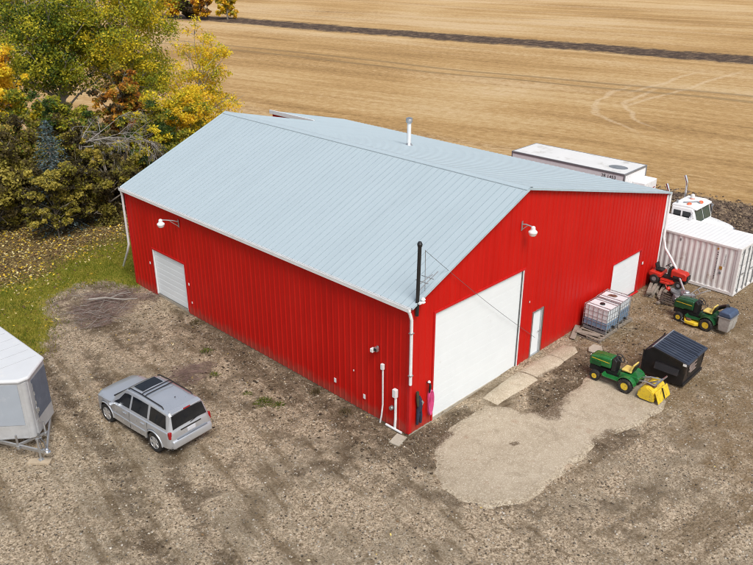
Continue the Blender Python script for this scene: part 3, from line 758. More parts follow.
pp = MB(); pp.tube([(-.10, 1.0, -.13), (-.10, .25, -.13)], .045, 10); pp.build('drain_pipe', M_pipe, shed, smooth=True)
for (y_, z_, s_) in ((2.16, .48, .09), (3.72, .50, .09), (16.72, 1.46, .06), (13.42, 1.38, .06), (2.7, 1.35, .03), (13.3, .5, .05)):
    q_ = MB(); q_.box(-.045, -.022, y_-s_*.6, y_+s_*.6, z_-s_, z_+s_); q_.build('wall_outlet', M_whitetrim, shed, bevel=.006)
q_ = MB(); q_.box(16.50, 16.60, -.05, -.022, 1.36, 1.48); q_.build('wall_outlet', M_whitetrim, shed)
q_ = MB(); q_.box(6.93, 6.96, -.04, -.022, 2.6, 2.68); q_.build('wall_outlet', M_whitetrim, shed)

# downspouts
ds = MB(); ds.tube([(-.19, -.02, H_E-.12), (-.12, -.065, H_E-.3), (-.06, -.085, 4.4), (-.06, -.085, 1.95)], .055, 10); ds = ds.build('downspout', M_pipe, shed, smooth=True)
for z_ in (3.9, 2.3):
    st = MB(); st.box(-.13, .01, -.15, -.025, z_, z_+.035); st.build('pipe_strap', M_steel, ds)
ds = MB(); ds.tube([(-.19, L_+.02, H_E-.12), (-.13, L_+.04, 4.5), (-.13, L_+.04, 2.0), (-.10, L_+.35, 1.5), (.35, L_+1.9, .14)], .055, 10); ds.build('downspout', M_pipe, shed, smooth=True)
ds = MB(); ds.tube([(W_+.19, -.06, H_W-.16), (W_+.12, -.10, 4.2), (W_+.12, -.10, 2.3), (W_+.08, -.28, 1.75), (W_-.12, -.72, 1.42), (W_-.55, -1.25, 1.12)], .062, 12); ds = ds.build('downspout', M_pipe, shed, smooth=True)
de = MB(); de.tube([(W_-.52, -1.21, 1.14), (16.95, -2.25, .18)], .05, 10); de.build('pipe_extension', M_steel, ds, smooth=True)

# power mast at the near corner
ms = MB(); ms.tube([(.14, -.13, 4.50), (.20, -.13, 6.95)], .062, 12); ms = ms.build('service_mast', M_black, shed, smooth=True)
mh = MB(); mh.lathe([(.075, 6.90), (.09, 6.98), (.05, 7.06)], 12, Matrix.Translation((.20, -.13, 0))); mh.build('mast_head', M_black, ms, smooth=True)
ins = MB(); ins.lathe([(.05, -.09), (.085, -.05), (.05, 0), (.085, .05), (.05, .10)], 12, Matrix.Translation((.30, -.24, 5.02))); ins.box(.12, .34, -.26, -.16, 4.94, 5.0)
ins.build('insulator', M_whitetrim, ms, smooth=True)
an = MB(); an.tube([(.47, -.16, 5.28), (.44, -.16, 6.72)], .011, 6); an.tube([(.18, -.13, 5.60), (.72, -.25, 5.82)], .016, 6)
an.tube([(.18, -.13, 5.36), (.86, -.36, 5.92)], .014, 6); an.tube([(.30, .10, 5.66), (.34, -.40, 5.66)], .012, 6); an.tube([(.54, .06, 5.75), (.58, -.42, 5.75)], .012, 6)
an = an.build('antenna', M_greyrail, ms)
cb = MB(); P0 = Vector((.44, -.16, 6.70)); P1 = Vector((7.5, -.07, .86))
cb.tube([P0.lerp(P1, k/16)+Vector((0, 0, -.10*math.sin(PI*k/16))) for k in range(17)], .0075, 6); cb.build('cable', M_doorline, ms)

# things left by the near corner
pv = MB(); pv.box(-.28, .28, -.2, .2, 0, .06); pv = pv.build('paving_slab', M_conc_piece, None, bevel=.012)
pv.location = (-.46, .08, gz(-.46, .08)+.0); pv.rotation_euler = (R(2), R(-3), R(12)); tag(pv, 'small pale concrete slab lying at the near corner of the red shed', 'paving slab')
hk = thing('work_coveralls', 'dark navy work coveralls hanging on the red wall beside the big white door', 'coveralls', (.42, -.06, .16))
cv = MB()
for sx in (-1, 1): cv.tube([(sx*.045, -.03, .62), (sx*.075, -.05, .34), (sx*.09, -.03, .02)], [.065, .06, .045], 10)
cv.tube([(0, -.03, .56), (0, -.06, .75), (0, -.05, 1.0), (-.02, -.03, 1.14)], [.10, .10, .085, .05], 12); cv.build('cloth', M_navy, hk, smooth=True)
cv = MB(); cv.tube([(-.11, -.04, 1.36), (-.115, -.05, 1.1), (-.11, -.07, .78)], [.05, .055, .035], 10); cv.build('sleeve', mat('olive_cloth', (.045, .045, .025), .9, 0, .3, 9), hk, smooth=True)
cv = MB(); cv.tube([(.02, -.10, .98), (.06, -.13, .9), (.03, -.12, .80)], [.04, .05, .03], 8); cv.build('pale_patch', M_steel, hk, smooth=True)
hs_ = thing('coiled_hose', 'long pink coil of hose hanging between the navy coveralls and the white door', 'hose', (.93, -.07, .22))
cv = MB()
for k in range(5):
    ex = .07+.014*k; ez = .48+.02*(k % 3); oy = -.03-.018*k
    cv.tube([(ex*math.cos(2*PI*j/28)+.008*k, oy-.012*math.sin(4*PI*j/28), .60+ez*math.sin(2*PI*j/28)) for j in range(29)], .022, 7, caps=False)
cv.build('hose_coil', M_pink, hs_, smooth=True)
cv = MB(); cv.tube([(-.06, .04, 1.42), (-.05, -.08, 1.40), (-.05, -.10, 1.3), (-.05, -.08, 1.05)], [.03, .03, .045, .035], 8); cv.build('hook', M_black, hs_, smooth=True)
cv = MB(); cv.lathe([(.03, 0), (.06, .03), (.03, .08)], 10, Matrix.Translation((-.05, -.05, 1.42))); cv.build('hook_cap', M_whitetrim, hs_, smooth=True)

# ================================================================== SILVER SUV  (local: +Y forward, wheels on z=0)
def pw(pts, y):
    for (a, va), (b, vb) in zip(pts[:-1], pts[1:]):
        if y <= b:
            t = 0 if b == a else max(0, (y-a)/(b-a)); return va+(vb-va)*t
    return pts[-1][1]
def build_suv(loc, rz):
    car = thing('silver_suv', 'silver SUV with roof rack parked on the gravel between the shed and the cargo trailer', 'car', loc, rz)
    TOP = [(-2.42, .86), (-2.39, 1.03), (-2.34, 1.12), (-2.17, 1.58), (-2.06, 1.665), (-1.2, 1.715), (-.4, 1.725), (.15, 1.695), (.38, 1.63), (1.06, 1.135), (1.15, 1.105), (1.7, 1.06), (2.08, 1.00), (2.22, .94), (2.30, .80), (2.32, .62)]
    BELT = [(-2.42, .80), (-2.35, .98), (-2.2, 1.04), (-1.5, 1.05), (1.0, 1.02), (1.7, .97), (2.08, .90), (2.22, .84), (2.30, .72), (2.32, .58)]
    WID = [(-2.42, .76), (-2.36, .84), (-2.2, .885), (-1.6, .91), (0, .92), (1.5, .91), (1.95, .87), (2.15, .79), (2.26, .70), (2.32, .58)]
    RW = [(-2.42, .70), (-2.34, .76), (-2.14, .665), (-1.2, .645), (0, .65), (.38, .63), (1.06, .74), (1.15, .76), (1.7, .78), (2.15, .68), (2.32, .52)]
    LOW = [(-2.42, .50), (-2.3, .40), (-2.0, .36), (0, .30), (1.9, .32), (2.2, .36), (2.32, .46)]
    AR, AZ = .435, .385
    def low(y):
        z = pw(LOW, y)
        for c in (-1.39, 1.39):
            d = abs(y-c)
            if d < AR: z = max(z, AZ+math.sqrt(AR*AR-d*d))
        return z
    ys = sorted(set([round(-2.42+i*.04, 3) for i in range(119)]+[p[0] for p in TOP]+[-1.39-AR, -1.39+AR, 1.39-AR, 1.39+AR]))
    def sect(y):
        w, rw, zt, zb, zl = pw(WID, y), pw(RW, y), pw(TOP, y), pw(BELT, y), low(y)
        zt = max(zt, zb+.02)
        cr = min(.055, (zt-zb)*.35)
        side = [(w-.05, zl), (w-.005, min(zl+.05, zb-.12)), (w+.012, max(.60, zl+.08) if zl+.1 < zb-.1 else zb-.1), (w+.004, max(zb-.14, zl+.10) if zl+.14 < zb else zb-.04), (w-.012, zb-.02), (w-.045, zb+.005)]
        gh = [(w-.045+(rw-w+.045)*t, zb+.005+(zt-cr-zb-.005)*t) for t in (.15, .5, .88, 1.0)]
        top = [(rw-.035, zt-cr*.45), (rw-.10, zt-cr*.15), (rw*.6, zt+.012*0+.0), (rw*.3, zt+.012), (0, zt+.016)]
        return side+gh+top
    V = []; N = None; Fq = []
    for y in ys:
        s_ = sect(y); full = [(x, z) for x, z in s_]+[(-x, z) for x, z in s_[-2::-1]]
        N = len(full); V += [(x, y, z) for x, z in full]
    m_ = len(ys)
    for i in range(m_-1):
        for k in range(N-1): Fq.append((i*N+k, (i+1)*N+k, (i+1)*N+k+1, i*N+k+1))
    Fq.append(tuple(range(N))[::-1]); Fq.append(tuple((m_-1)*N+k for k in range(N)))
    b = MB(); b.add(V, Fq); body = b.build('body', M_silver, car, smooth=True, angle=32)
    # dark underbody and wheel wells
    u = MB(); u.box(-.80, .80, -2.30, -1.86, .34, .62); u.box(-.80, .80, -.93, .93, .26, .62); u.box(-.78, .78, 1.86, 2.24, .32, .60); u.box(-.50, .50, -1.9, 1.9, .30, .62)
    for c in (-1.39, 1.39): u.box(-.82, .82, c-.44, c+.44, .62, .84)
    u.build('underbody', M_black, car)
    # glass laid a few mm proud of the greenhouse
    def gp(y, t, sgn, off=.006):
        w, rw, zt, zb = pw(WID, y), pw(RW, y), pw(TOP, y), pw(BELT, y)
        cr = min(.055, (zt-zb)*.35)
        x = w-.045+(rw-w+.045)*t; z = zb+.005+(zt-cr-zb-.005)*t
        nx_, nz_ = (zt-cr-zb), (w-.045-rw); l_ = math.hypot(nx_, nz_) or 1
        return (sgn*(x+off*nx_/l_), y, z+off*nz_/l_)
    def side_window(y0b, y1b, y0t, y1t, sgn):
        mb = MB(); n = 8; vs = []
        for i in range(n+1):
            for t in (.13, .5, .86):
                f = (t-.13)/.73; ya = y0b+(y0t-y0b)*f; yb = y1b+(y1t-y1b)*f
                vs.append(gp(ya+(yb-ya)*i/n, t, sgn))
        fs = []
        for i in range(n):
            for k in range(2): fs.append((i*3+k, (i+1)*3+k, (i+1)*3+k+1, i*3+k+1))
        mb.add(vs, fs); return mb
    for sgn in (-1, 1):
        for q in ((-.02, .90, -.02, .42), (-1.02, -.12, -.98, -.12), (-2.08, -1.14, -1.93, -1.10)):
            o = side_window(*q, sgn).build('side_window', M_glass, car, smooth=True)
        for y in (-1.08, -.07, 1.02):   # shut lines
            sl_ = MB(); pts = [(sgn*(pw(WID, y)+.010), y, z) for z in (.40, .60)]+[(sgn*(pw(WID, y)+.004), y, .9), (sgn*(pw(WID, y)-.01), y, 1.03)]
            sl_.tube(pts, .006, 5); sl_.build('door_seam', M_black, body)
        for y in (-.92, .10):
            h_ = MB(); h_.beam((sgn*(pw(WID, y)+.018), y, .90), (sgn*(pw(WID, y)+.018), y+.19, .905), .03, .035); h_.build('door_handle', M_silver, body, bevel=.008)
        ml = MB(); ml.beam((sgn*.935, -.95, .62), (sgn*.935, .93, .62), .022, .075); ml.build('side_moulding', M_silver, body, bevel=.008)
        mr = MB(); mr.lathe([(.0, -.09), (.07, -.08), (.09, 0), (.07, .07), (0, .09)], 12, Matrix.Translation((sgn*1.04, .80, 1.08)) @ Matrix.Scale(.75, 4, (0, 0, 1)) @ Matrix.Rotation(R(90), 4, 'Y')); mr.beam((sgn*.88, .80, 1.04), (sgn*1.0, .79, 1.06), .06, .05)
        mr.build('mirror', M_silver, car, smooth=True)
        # roof rail
        rl = MB(); rl.tube([(sgn*.60, -1.72, 1.655), (sgn*.595, -1.62, 1.735), (sgn*.595, -.4, 1.775), (sgn*.595, .12, 1.755), (sgn*.60, .24, 1.68)], .020, 8); rl.build('roof_rail', M_black, car, smooth=True)
        # lamps
        tl = MB(); tl.prism([(-2.385, .82), (-2.19, .80), (-2.21, 1.06), (-2.345, 1.08)], sgn*.72, sgn*.868, 'x'); tl.build('tail_lamp', M_tail, car, bevel=.03, seg=3, smooth=True)
        hl = MB(); hl.prism([(1.98, .70), (2.25, .70), (2.225, .84), (2.02, .88)], sgn*.44, sgn*.765, 'x'); hl.build('headlight', M_lampglass, car, bevel=.02)
        # wheel arch lips
        for c in (-1.39, 1.39):
            a_ = MB(); pts = []
            for k in range(15):
                t = PI*(k/14); yy = c+AR*1.02*math.cos(t); pts.append((sgn*(pw(WID, yy)+.004), yy, AZ+AR*1.02*math.sin(t)))
            a_.tube(pts, .030, 6); a_.build('wheel_arch', M_silver, body, smooth=True)
    ws = MB(); vs = []; n = 6
    for i in range(n+1):
        y = .44+(1.02-.44)*i/n; zt = pw(TOP, y)
        for fx in (-.9, -.6, -.3, 0, .3, .6, .9): vs.append((fx*pw(RW, y), y+.006, zt+.012+(.014*(1-abs(fx))) - (.018 if abs(fx) > .8 else 0)))
    ws.add(vs, [(i*7+k, i*7+k+1, (i+1)*7+k+1, (i+1)*7+k) for i in range(n) for k in range(6)]); ws.build('windshield', M_glass, car, smooth=True)
    cw = MB(); cw.beam((-.70, 1.08, 1.135), (.70, 1.08, 1.135), .07, .02); cw.build('cowl', M_black, body)
    rw_ = MB(); vs = []
    for i in range(n+1):
        y = -2.335+(.160)*i/n; zt = pw(TOP, y)
        for fx in (-.92, -.6, -.3, 0, .3, .6, .92): vs.append((fx*pw(RW, y), y-.020, zt+.004+(.014*(1-abs(fx))) - (.014 if abs(fx) > .8 else 0)))
    rw_.add(vs, [(i*7+k, i*7+k+1, (i+1)*7+k+1, (i+1)*7+k) for i in range(n) for k in range(6)]); rg = rw_.build('rear_window', M_glass, car, smooth=True)
    sp = MB(); sp.prism([(-2.23, 1.618), (-1.98, 1.665), (-1.98, 1.70), (-2.22, 1.652)], -.60, .60, 'x'); sp.build('spoiler', M_silver, car, bevel=.012)
    bl = MB(); bl.box(-.14, .14, -2.245, -2.20, 1.622, 1.66); bl.build('brake_light', M_tail, car, bevel=.006)
    wp = MB(); wp.tube([(0, -2.39, 1.12), (.2, -2.37, 1.15), (.42, -2.35, 1.19)], .012, 6); wp.build('rear_wiper', M_black, car)
    sr_ = MB(); sr_.box(-.42, .42, -.32, .18, 1.725, 1.742); sr_ = sr_.build('sunroof', M_glass, car, bevel=.01)
    for y in (-.70, -.52):
        c_ = MB(); c_.tube([(-.595, y, 1.77), (-.5, y, 1.80), (.5, y, 1.80), (.595, y, 1.77)], [.016, .02, .02, .016], 8); c_.build('rack_crossbar', M_black, car, smooth=True)
    at = MB(); at.tube([(.05, -1.45, 1.72), (.05, -1.5, 1.76)], .015, 6); at.build('roof_antenna', M_black, car)
    rb = MB(); rb.prism([(-2.50, .44), (-2.30, .40), (-2.30, .76), (-2.47, .75), (-2.52, .66)], -.80, .80, 'x'); rb = rb.build('rear_bumper', M_silver, car, bevel=.04, seg=3, smooth=True)
    rs = MB(); rs.box(-.62, .62, -2.49, -2.32, .755, .778); rs.build('bumper_step', M_cartrim, rb)
    fb_ = MB(); fb_.prism([(2.10, .36), (2.33, .42), (2.38, .56), (2.34, .66), (2.12, .66)], -.72, .72, 'x'); fb_.build('front_bumper', M_silver, car, bevel=.04, seg=3, smooth=True)
    gr = MB()
    for k in range(7): gr.box(-.30+k*.10-.032, -.30+k*.10+.032, 2.27, 2.318, .70, .84)
    gr.build('grille', M_black, car)
    ga = MB(); ga.box(-.42, .42, -2.412, -2.385, 1.0, 1.035); ga.build('tailgate_trim', M_black, body)
    pl = MB(); pl.box(-.16, .16, -2.435, -2.40, .84, .97); pl.build('number_plate', M_plate, car)
    for sgn in (-1, 1):
        for c in (-1.39, 1.39):
            Mw = Matrix.Translation((sgn*.80, c, .37)) @ Matrix.Rotation(R(90*sgn), 4, 'Y')
            wh = MB(); wh.lathe([(.23, -.10), (.33, -.115), (.362, -.09), (.37, -.03), (.37, .06), (.36, .10), (.33, .122), (.235, .11)], 32, Mw, closed=True); wh = wh.build('wheel', M_rubber, car, smooth=True)
            rm = MB(); rm.lathe([(.238, .10), (.225, .105), (.20, .05), (.06, .035), (0.001, .035)], 28, Mw); rm.build('rim', M_cartrim, wh, smooth=True)
            spk = MB()
            for k in range(5):
                t = 2*PI*k/5+.3
                a1 = Mw @ Vector((.04*math.cos(t), .04*math.sin(t), .085)); a2 = Mw @ Vector((.228*math.cos(t), .228*math.sin(t), .09))
                nrm = (Mw.to_3x3() @ Vector((0, 0, 1)))
                spk.beam(a1, a2, .105, .05, up=nrm)
            spk.lathe([(.07, .04), (.07, .10), (.001, .105)], 14, Mw); spk.lathe([(.215, .075), (.232, .118), (.243, .10)], 28, Mw); spk.build('wheel_spokes', M_rim, wh, bevel=.006)
    for o in [c for c in car.children]+[g for c in car.children for g in c.children]:
        if o.name.startswith(('wheel', 'rim')): continue
        for v in o.data.vertices:      # trim both overhangs
            if v.co.y > 1.85: v.co.y = 1.85+(v.co.y-1.85)*.66
            elif v.co.y < -1.90: v.co.y = -1.90+(v.co.y+1.90)*.76
    return car
build_suv((-5.88, 7.00, gz(-5.8, 7)-.02), R(5.2))

# ================================================================== CARGO TRAILER (local -Y is the nose)
ct = thing('cargo_trailer', 'enclosed cargo trailer with white roof, V nose and blue grey panels', 'trailer', (-9.41, 8.45, gz(-9, 9)), R(2.0))
HWt, LEN, ZF, ZT = 1.10, 6.6, .50, 2.66
NOSE = [(-.14, .06), (.14, .06), (HWt, .92), (HWt, LEN), (-HWt, LEN), (-HWt, .92)]
b = MB(); b.prism(NOSE, ZF, ZT, 'z'); b.build('body', M_alu, ct, bevel=.02)
rp = [(-.18, .0), (.18, .0), (HWt+.04, .90), (HWt+.04, LEN+.03), (-HWt-.04, LEN+.03), (-HWt-.04, .90)]
b = MB(); b.prism(rp, ZT+.002, ZT+.15, 'z'); rf = b.build('roof', M_whiteskin, ct, bevel=.07, seg=4, smooth=True)
b = MB()
for k in range(9): b.box(-1.0, 1.0, 1.15+k*.6, 1.165+k*.6, ZT+.150, ZT+.156)
b.build('roof_seam', M_alu, rf)
def vpanel(side, t0, t1, z0, z1, m, name, th=.02):
    a = Vector((side*.14, .06, 0)); c = Vector((side*HWt, .92, 0)); d = (c-a); n = Vector((d.y, -d.x, 0)).normalized()*side
    p0, p1 = a+d*t0, a+d*t1; mb = MB()
    q = [p0+n*.002, p1+n*.002, p1+n*th, p0+n*th]
    mb.add([(p.x, p.y, z0) for p in q]+[(p.x, p.y, z1) for p in q], [(0, 1, 2, 3), (4, 5, 6, 7), (0, 1, 5, 4), (1, 2, 6, 5), (2, 3, 7, 6), (3, 0, 4, 7)])
    return mb.build(name, m, ct)
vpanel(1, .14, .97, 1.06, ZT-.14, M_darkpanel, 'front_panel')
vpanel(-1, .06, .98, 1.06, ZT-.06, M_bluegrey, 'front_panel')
for sd_ in (-1, 1):
    b = MB(); x0, x1 = sorted((sd_*(HWt+.002), sd_*(HWt+.018))); b.box(x0, x1, .98, LEN-.1, 1.06, ZT-.06); b.build('side_panel', M_bluegrey, ct)
    vpanel(sd_, .02, 1.0, .54, 1.04, M_alu, 'stone_guard', .014)
b = MB()
for z in (1.0, 1.35, 1.7, 2.05): b.tube([(.25, .02, z), (.25, .02, z+.12)], .022, 6)
b.tube([(.235, .03, 1.02), (.235, .03, 2.5)], .012, 6); b.box(.20, .30, -.02, .06, 1.42, 1.56); b.build('door_hardware', M_steel, ct)
b = MB(); b.lathe([(.15, ZF+.02), (.15, ZT-.01)], 20, Matrix.Translation((0, .16, 0)) @ Matrix.Scale(1.0, 4)); b.build('nose_cap', M_alu, ct, smooth=True)
# A-frame tongue, coupler and jack
tg = MB()
for sd_ in (-1, 1): tg.beam((sd_*.98, .95, .44), (-.10+sd_*.05, -.86, .42), .06, .11)
tg.beam((-.62, .10, .44), (.50, .10, .44), .06, .08)
tg = tg.build('tongue', M_steel, ct)
b = MB(); b.prism([(-1.13, .40), (-1.13, .50), (-.98, .54), (-.78, .50), (-.78, .38)], -.18, -.02, 'x'); b.lathe([(.05, .5), (.07, .56), (.03, .62)], 10, Matrix.Translation((-.10, -1.02, 0))); b.build('coupler', M_chrome, ct, bevel=.02)
b = MB(); b.cyl((-.24, -.72, .10), (-.24, -.72, .86), .036, 12); b.cyl((-.24, -.72, .86), (-.24, -.72, .92), .05, 12); b.tube([(-.24, -.72, .90), (-.08, -.72, .90), (-.08, -.72, 1.0)], .012, 6); b.box(-.32, -.16, -.80, -.64, .085, .105)
b.build('jack', M_steel, ct, smooth=True)
for (x, y) in ((-.62, -.02), (.36, .05)):
    b = MB(); b.cyl((x, y, .42), (x, y, .92), .035, 10); b.cyl((x, y, .38), (x, y, .50), .06, 10); b.build('stabiliser_post', M_steel, ct, smooth=True)
b = MB(); b.tube([(-.05, -.85, .50), (.02, -.6, .60), (.06, -.3, .52), (.10, .02, .6)], .022, 7); b.tube([(-.15, -.85, .45), (-.06, -.5, .38), (.05, -.1, .5)], .015, 7); b.build('brake_cable', M_doorline, ct, smooth=True)
for sd_ in (-1, 1):
    f_ = MB(); f_.prism([(3.1, .5), (3.15, .86), (3.35, .95), (4.95, .95), (5.15, .86), (5.2, .5)], sd_*(HWt+.02), sd_*(HWt+.24), 'x'); f_.build('fender', M_whitetrim, ct, bevel=.02)
    for c in (3.7, 4.6):
        Mw = Matrix.Translation((sd_*(HWt+.12), c, .34)) @ Matrix.Rotation(R(90*sd_), 4, 'Y')
        wh = MB(); wh.lathe([(.19, -.1), (.31, -.1), (.34, -.06), (.34, .06), (.31, .1), (.19, .09)], 24, Mw, closed=True); wh = wh.build('wheel', M_rubber, ct, smooth=True)
        rm = MB(); rm.lathe([(.19, .08), (.15, .03), (.05, .06), (.001, .06)], 20, Mw); rm.build('rim', M_rim, wh, smooth=True)
wb = MB(); wb.box(-.40, .34, -.13, .13, 0, .09); wb = wb.build('wood_block', M_palewood, None, bevel=.008)
wb.location = (-9.66, 7.70, gz(-9.6, 7.7)-.005); wb.rotation_euler = (0, 0, R(-43)); tag(wb, 'short flat timber block on the gravel under the cargo trailer jack', 'wood block')

# ================================================================== SHIPPING CONTAINER
CW, CL, CH = 2.44, 6.06, 2.43
sc_ = thing('shipping_container', 'white corrugated steel shipping container standing beside the far corner of the red shed', 'container', (18.93, -3.62, .02), R(-1.0))
# corrugated long sides, roof and back, built as folded sheets
def corr(L0, L1, pitch_, depth):
    pts = []; u = L0
    while u < L1-pitch_*.5:
        for f, o in ((0, 0), (.25, 0), (.5, depth), (.75, depth)): pts.append((u+f*pitch_, o))
        u += pitch_
    pts.append((L1, 0)); return pts
sidep = corr(.17, CL-.17, .278, .036)
for xx, sg in ((.03, 1), (CW-.03, -1)):
    mb = MB(); V = []
    for u, o in sidep: V += [(xx+sg*o, u, .17), (xx+sg*o, u, CH-.12)]
    mb.add(V, [(2*i, 2*i+2, 2*i+3, 2*i+1) for i in range(len(sidep)-1)]); mb.build('side_panel', M_cargo, sc_, fix=False)
mb = MB(); V = []
for u, o in corr(.10, CL-.10, .21, -.006): V += [(.06, u, CH-.02+o), (CW-.06, u, CH-.02+o)]
mb.add(V, [(2*i, 2*i+2, 2*i+3, 2*i+1) for i in range(len(V)//2-1)]); mb.build('roof', M_cargoroof, sc_, fix=False)
mb = MB(); mb.box(.1, CW-.1, CL-.08, CL-.04, .15, CH-.12); mb.build('rear_panel', M_cargo, sc_)
mb = MB()
for x in (0, CW-.16):
    for y in (0, CL-.16): mb.box(x, x+.16, y, y+.16, .118, CH-.118)
for x in (0.002, CW-.082): mb.box(x, x+.08, .16, CL-.16, CH-.115, CH-.012); mb.box(x, x+.08, .16, CL-.16, .02, .168)
for y in (.002, CL-.102): mb.box(.16, CW-.16, y, y+.10, CH-.125, CH-.014); mb.box(.16, CW-.16, y, y+.10, .02, .14)
mb.build('frame', M_cargo, sc_, bevel=.008)
for x in (-.004, CW-.174):
    for y in (-.004, CL-.174):
        for z in (0, CH-.116):
            mb = MB(); mb.box(x, x+.178, y, y+.178, z, z+.118); mb.build('corner_casting', M_cargo, sc_, bevel=.01)
for k, (x0, x1) in enumerate(((.17, CW/2-.006), (CW/2+.006, CW-.17))):
    mb = MB(); mb.box(x0, x1, .035, .075, .15, CH-.135)
    for z0, z1 in ((.25, .72), (.80, 1.28), (1.36, 1.84)): mb.box(x0+.1, x1-.1, .022, .036, z0+.06, z1+.06)
    dr = mb.build('cargo_door', M_cargoroof, sc_, bevel=.006)
    for xx in ((x0+.22), (x1-.22)):
        rd = MB(); rd.cyl((xx, -.012, .10), (xx, -.012, CH-.10), .024, 8)
        for z in (.2, .75, 1.5, 2.15): rd.box(xx-.05, xx+.05, -.03, .03, z, z+.05)
        rd.build('locking_bar', M_greyrail, dr)
    hd = MB(); hd.beam((x0+.22, -.03, 1.05), (x0+.72, -.03, 1.0), .02, .035); hd.build('door_handle', M_greyrail, dr)
    sl_ = MB(); xg = x0+.02 if k == 0 else x1-.02
    sl_.box(xg-.012, xg+.012, .028, .034, .16, CH-.14); sl_.build('door_seal', M_doorline, dr)
    for z in (.35, .95, 1.55, 2.1):
        hg = MB(); xh = x0-.02 if k == 0 else x1+.02; hg.box(xh-.05, xh+.05, .0, .034, z, z+.06); hg.build('hinge', M_greyrail, dr)
# stencilled marks on the long side near the doors: a worn vertical line of dashes, an orange label and a grey one
mk = MB(); rr = random.Random(5)
z = 2.0
while z > .55:
    h_ = rr.uniform(.035, .075); mk.box(-.004+.03, .03-.001, 1.03, 1.03+rr.uniform(.03, .05), z-h_, z); z -= h_+rr.uniform(.02, .05)
z = 1.95
while z > 1.35:
    h_ = rr.uniform(.03, .05); mk.box(.026, .029, .66, .69, z-h_, z); z -= h_+.03
mk.build('stencil_marks', M_ink, sc_)
mk = MB(); mk.box(.018, .028, .74, .88, 1.16, 1.32); mk.box(.018, .028, 1.04, 1.12, 2.10, 2.2); mk.build('orange_label', mat('orange_label_paint', (.40, .20, .03), .6), sc_)
mk = MB(); mk.box(.018, .028, .76, .87, .92, 1.04); mk.box(.018, .028, 2.9, 2.98, 2.05, 2.18); mk.build('grey_label', M_greyrail, sc_)

# ================================================================== BOX TRAILER AND DAY-CAB TRUCK BEHIND THE SHED (both face -Y)
bt = thing('box_trailer', 'long white box trailer with grey edge rails parked behind the red shed', 'trailer', (22.62, 3.85, 0), R(1.0))
TWd, TLn, T0, T1 = 1.30, 7.25, 1.05, 3.98
mb = MB(); mb.box(-TWd, TWd, 0, TLn, T0, T1); mb.build('body', M_truck, bt, bevel=.012)
mb = MB(); mb.box(-TWd+.04, TWd-.04, .04, TLn-.04, T1+.002, T1+.022); rf = mb.build('roof', M_trailroof, bt)
mb = MB(); mb.lathe([(.55, 0), (.35, .012), (.001, .014)], 18, Matrix.Translation((-.2, .95, T1+.022)) @ Matrix.Scale(.75, 4, (1, 0, 0))); mb.build('roof_patch', M_greyrail, rf, smooth=True)
mb = MB()
for x in (-TWd-.02, TWd-.05): mb.box(x, x+.07, -.02, TLn+.02, T1-.08, T1+.035)
for y in (-.022, TLn-.05): mb.box(-TWd+.05, TWd-.05, y, y+.07, T1-.075, T1+.033)
for x in (-TWd-.012, TWd-.10): 
    mb.box(x, x+.112, -.025, .055, T0, T1-.09); mb.box(x, x+.112, TLn-.06, TLn+.02, T0, T1-.09)
mb.build('edge_rail', M_greyrail, bt, bevel=.006)
mb = MB(); mb.box(-.25, 1.22, -.74, -.004, 2.15, 3.42); rfr = mb.build('cooling_unit', M_truck, bt, bevel=.05, seg=3)
mb = MB(); mb.box(.42, 1.02, -.752, -.742, 2.3, 2.62); mb.box(.2, .7, -.752, -.742, 2.85, 2.92); mb.box(-.256, -.252, -.5, -.4, 2.5, 2.75); mb.build('grille', M_black, rfr)
mb = MB(); mb.box(.8, 1.05, -.75, -.742, 2.95, 3.0); mb.build('red_stripe', M_tail, rfr)
def text(body, size, m, parent, M, name):
    cu = bpy.data.curves.new(name, 'FONT'); cu.body = body; cu.size = size; cu.extrude = .003; cu.align_x = 'LEFT'
    o = bpy.data.objects.new(name, cu); col.objects.link(o); cu.materials.append(m); o.parent = parent; o.matrix_local = M
    bpy.context.view_layer.update()
    me = bpy.data.meshes.new_from_object(o.evaluated_get(bpy.context.evaluated_depsgraph_get()))
    bpy.data.objects.remove(o); o = bpy.data.objects.new(name, me); col.objects.link(o); o.parent = parent; o.matrix_local = M
    if not me.materials: me.materials.append(m)
    return o
# number near the top front corner, reads from the shed side (face -X): right vector is -Y
Mt = Matrix(((0, 0, -1, -TWd-.006), (-1, 0, 0, 1.36), (0, 1, 0, 3.63), (0, 0, 0, 1)))
text('28 1453', .27, M_ink, bt, Mt, 'trailer_number')
for c in (5.2, 6.4):
    for sd_ in (-1, 1):
        Mw = Matrix.Translation((sd_*1.05, c, .50)) @ Matrix.Rotation(R(90*sd_), 4, 'Y')
        wh = MB(); wh.lathe([(.29, -.2), (.46, -.2), (.5, -.14), (.5, .14), (.46, .2), (.29, .19)], 26, Mw, closed=True); wh.build('wheel', M_rubber, bt, smooth=True)
mb = MB(); mb.box(-.5, .5, .3, TLn-.1, .82, T0-.004); mb.box(-.98, .98, 4.6, 7.0, .45, .80); mb.build('chassis', M_black, bt)

tk = thing('semi_truck', 'white day cab semi truck with two tall chrome exhaust stacks behind the container', 'truck', (22.52, .90, 0), R(0))
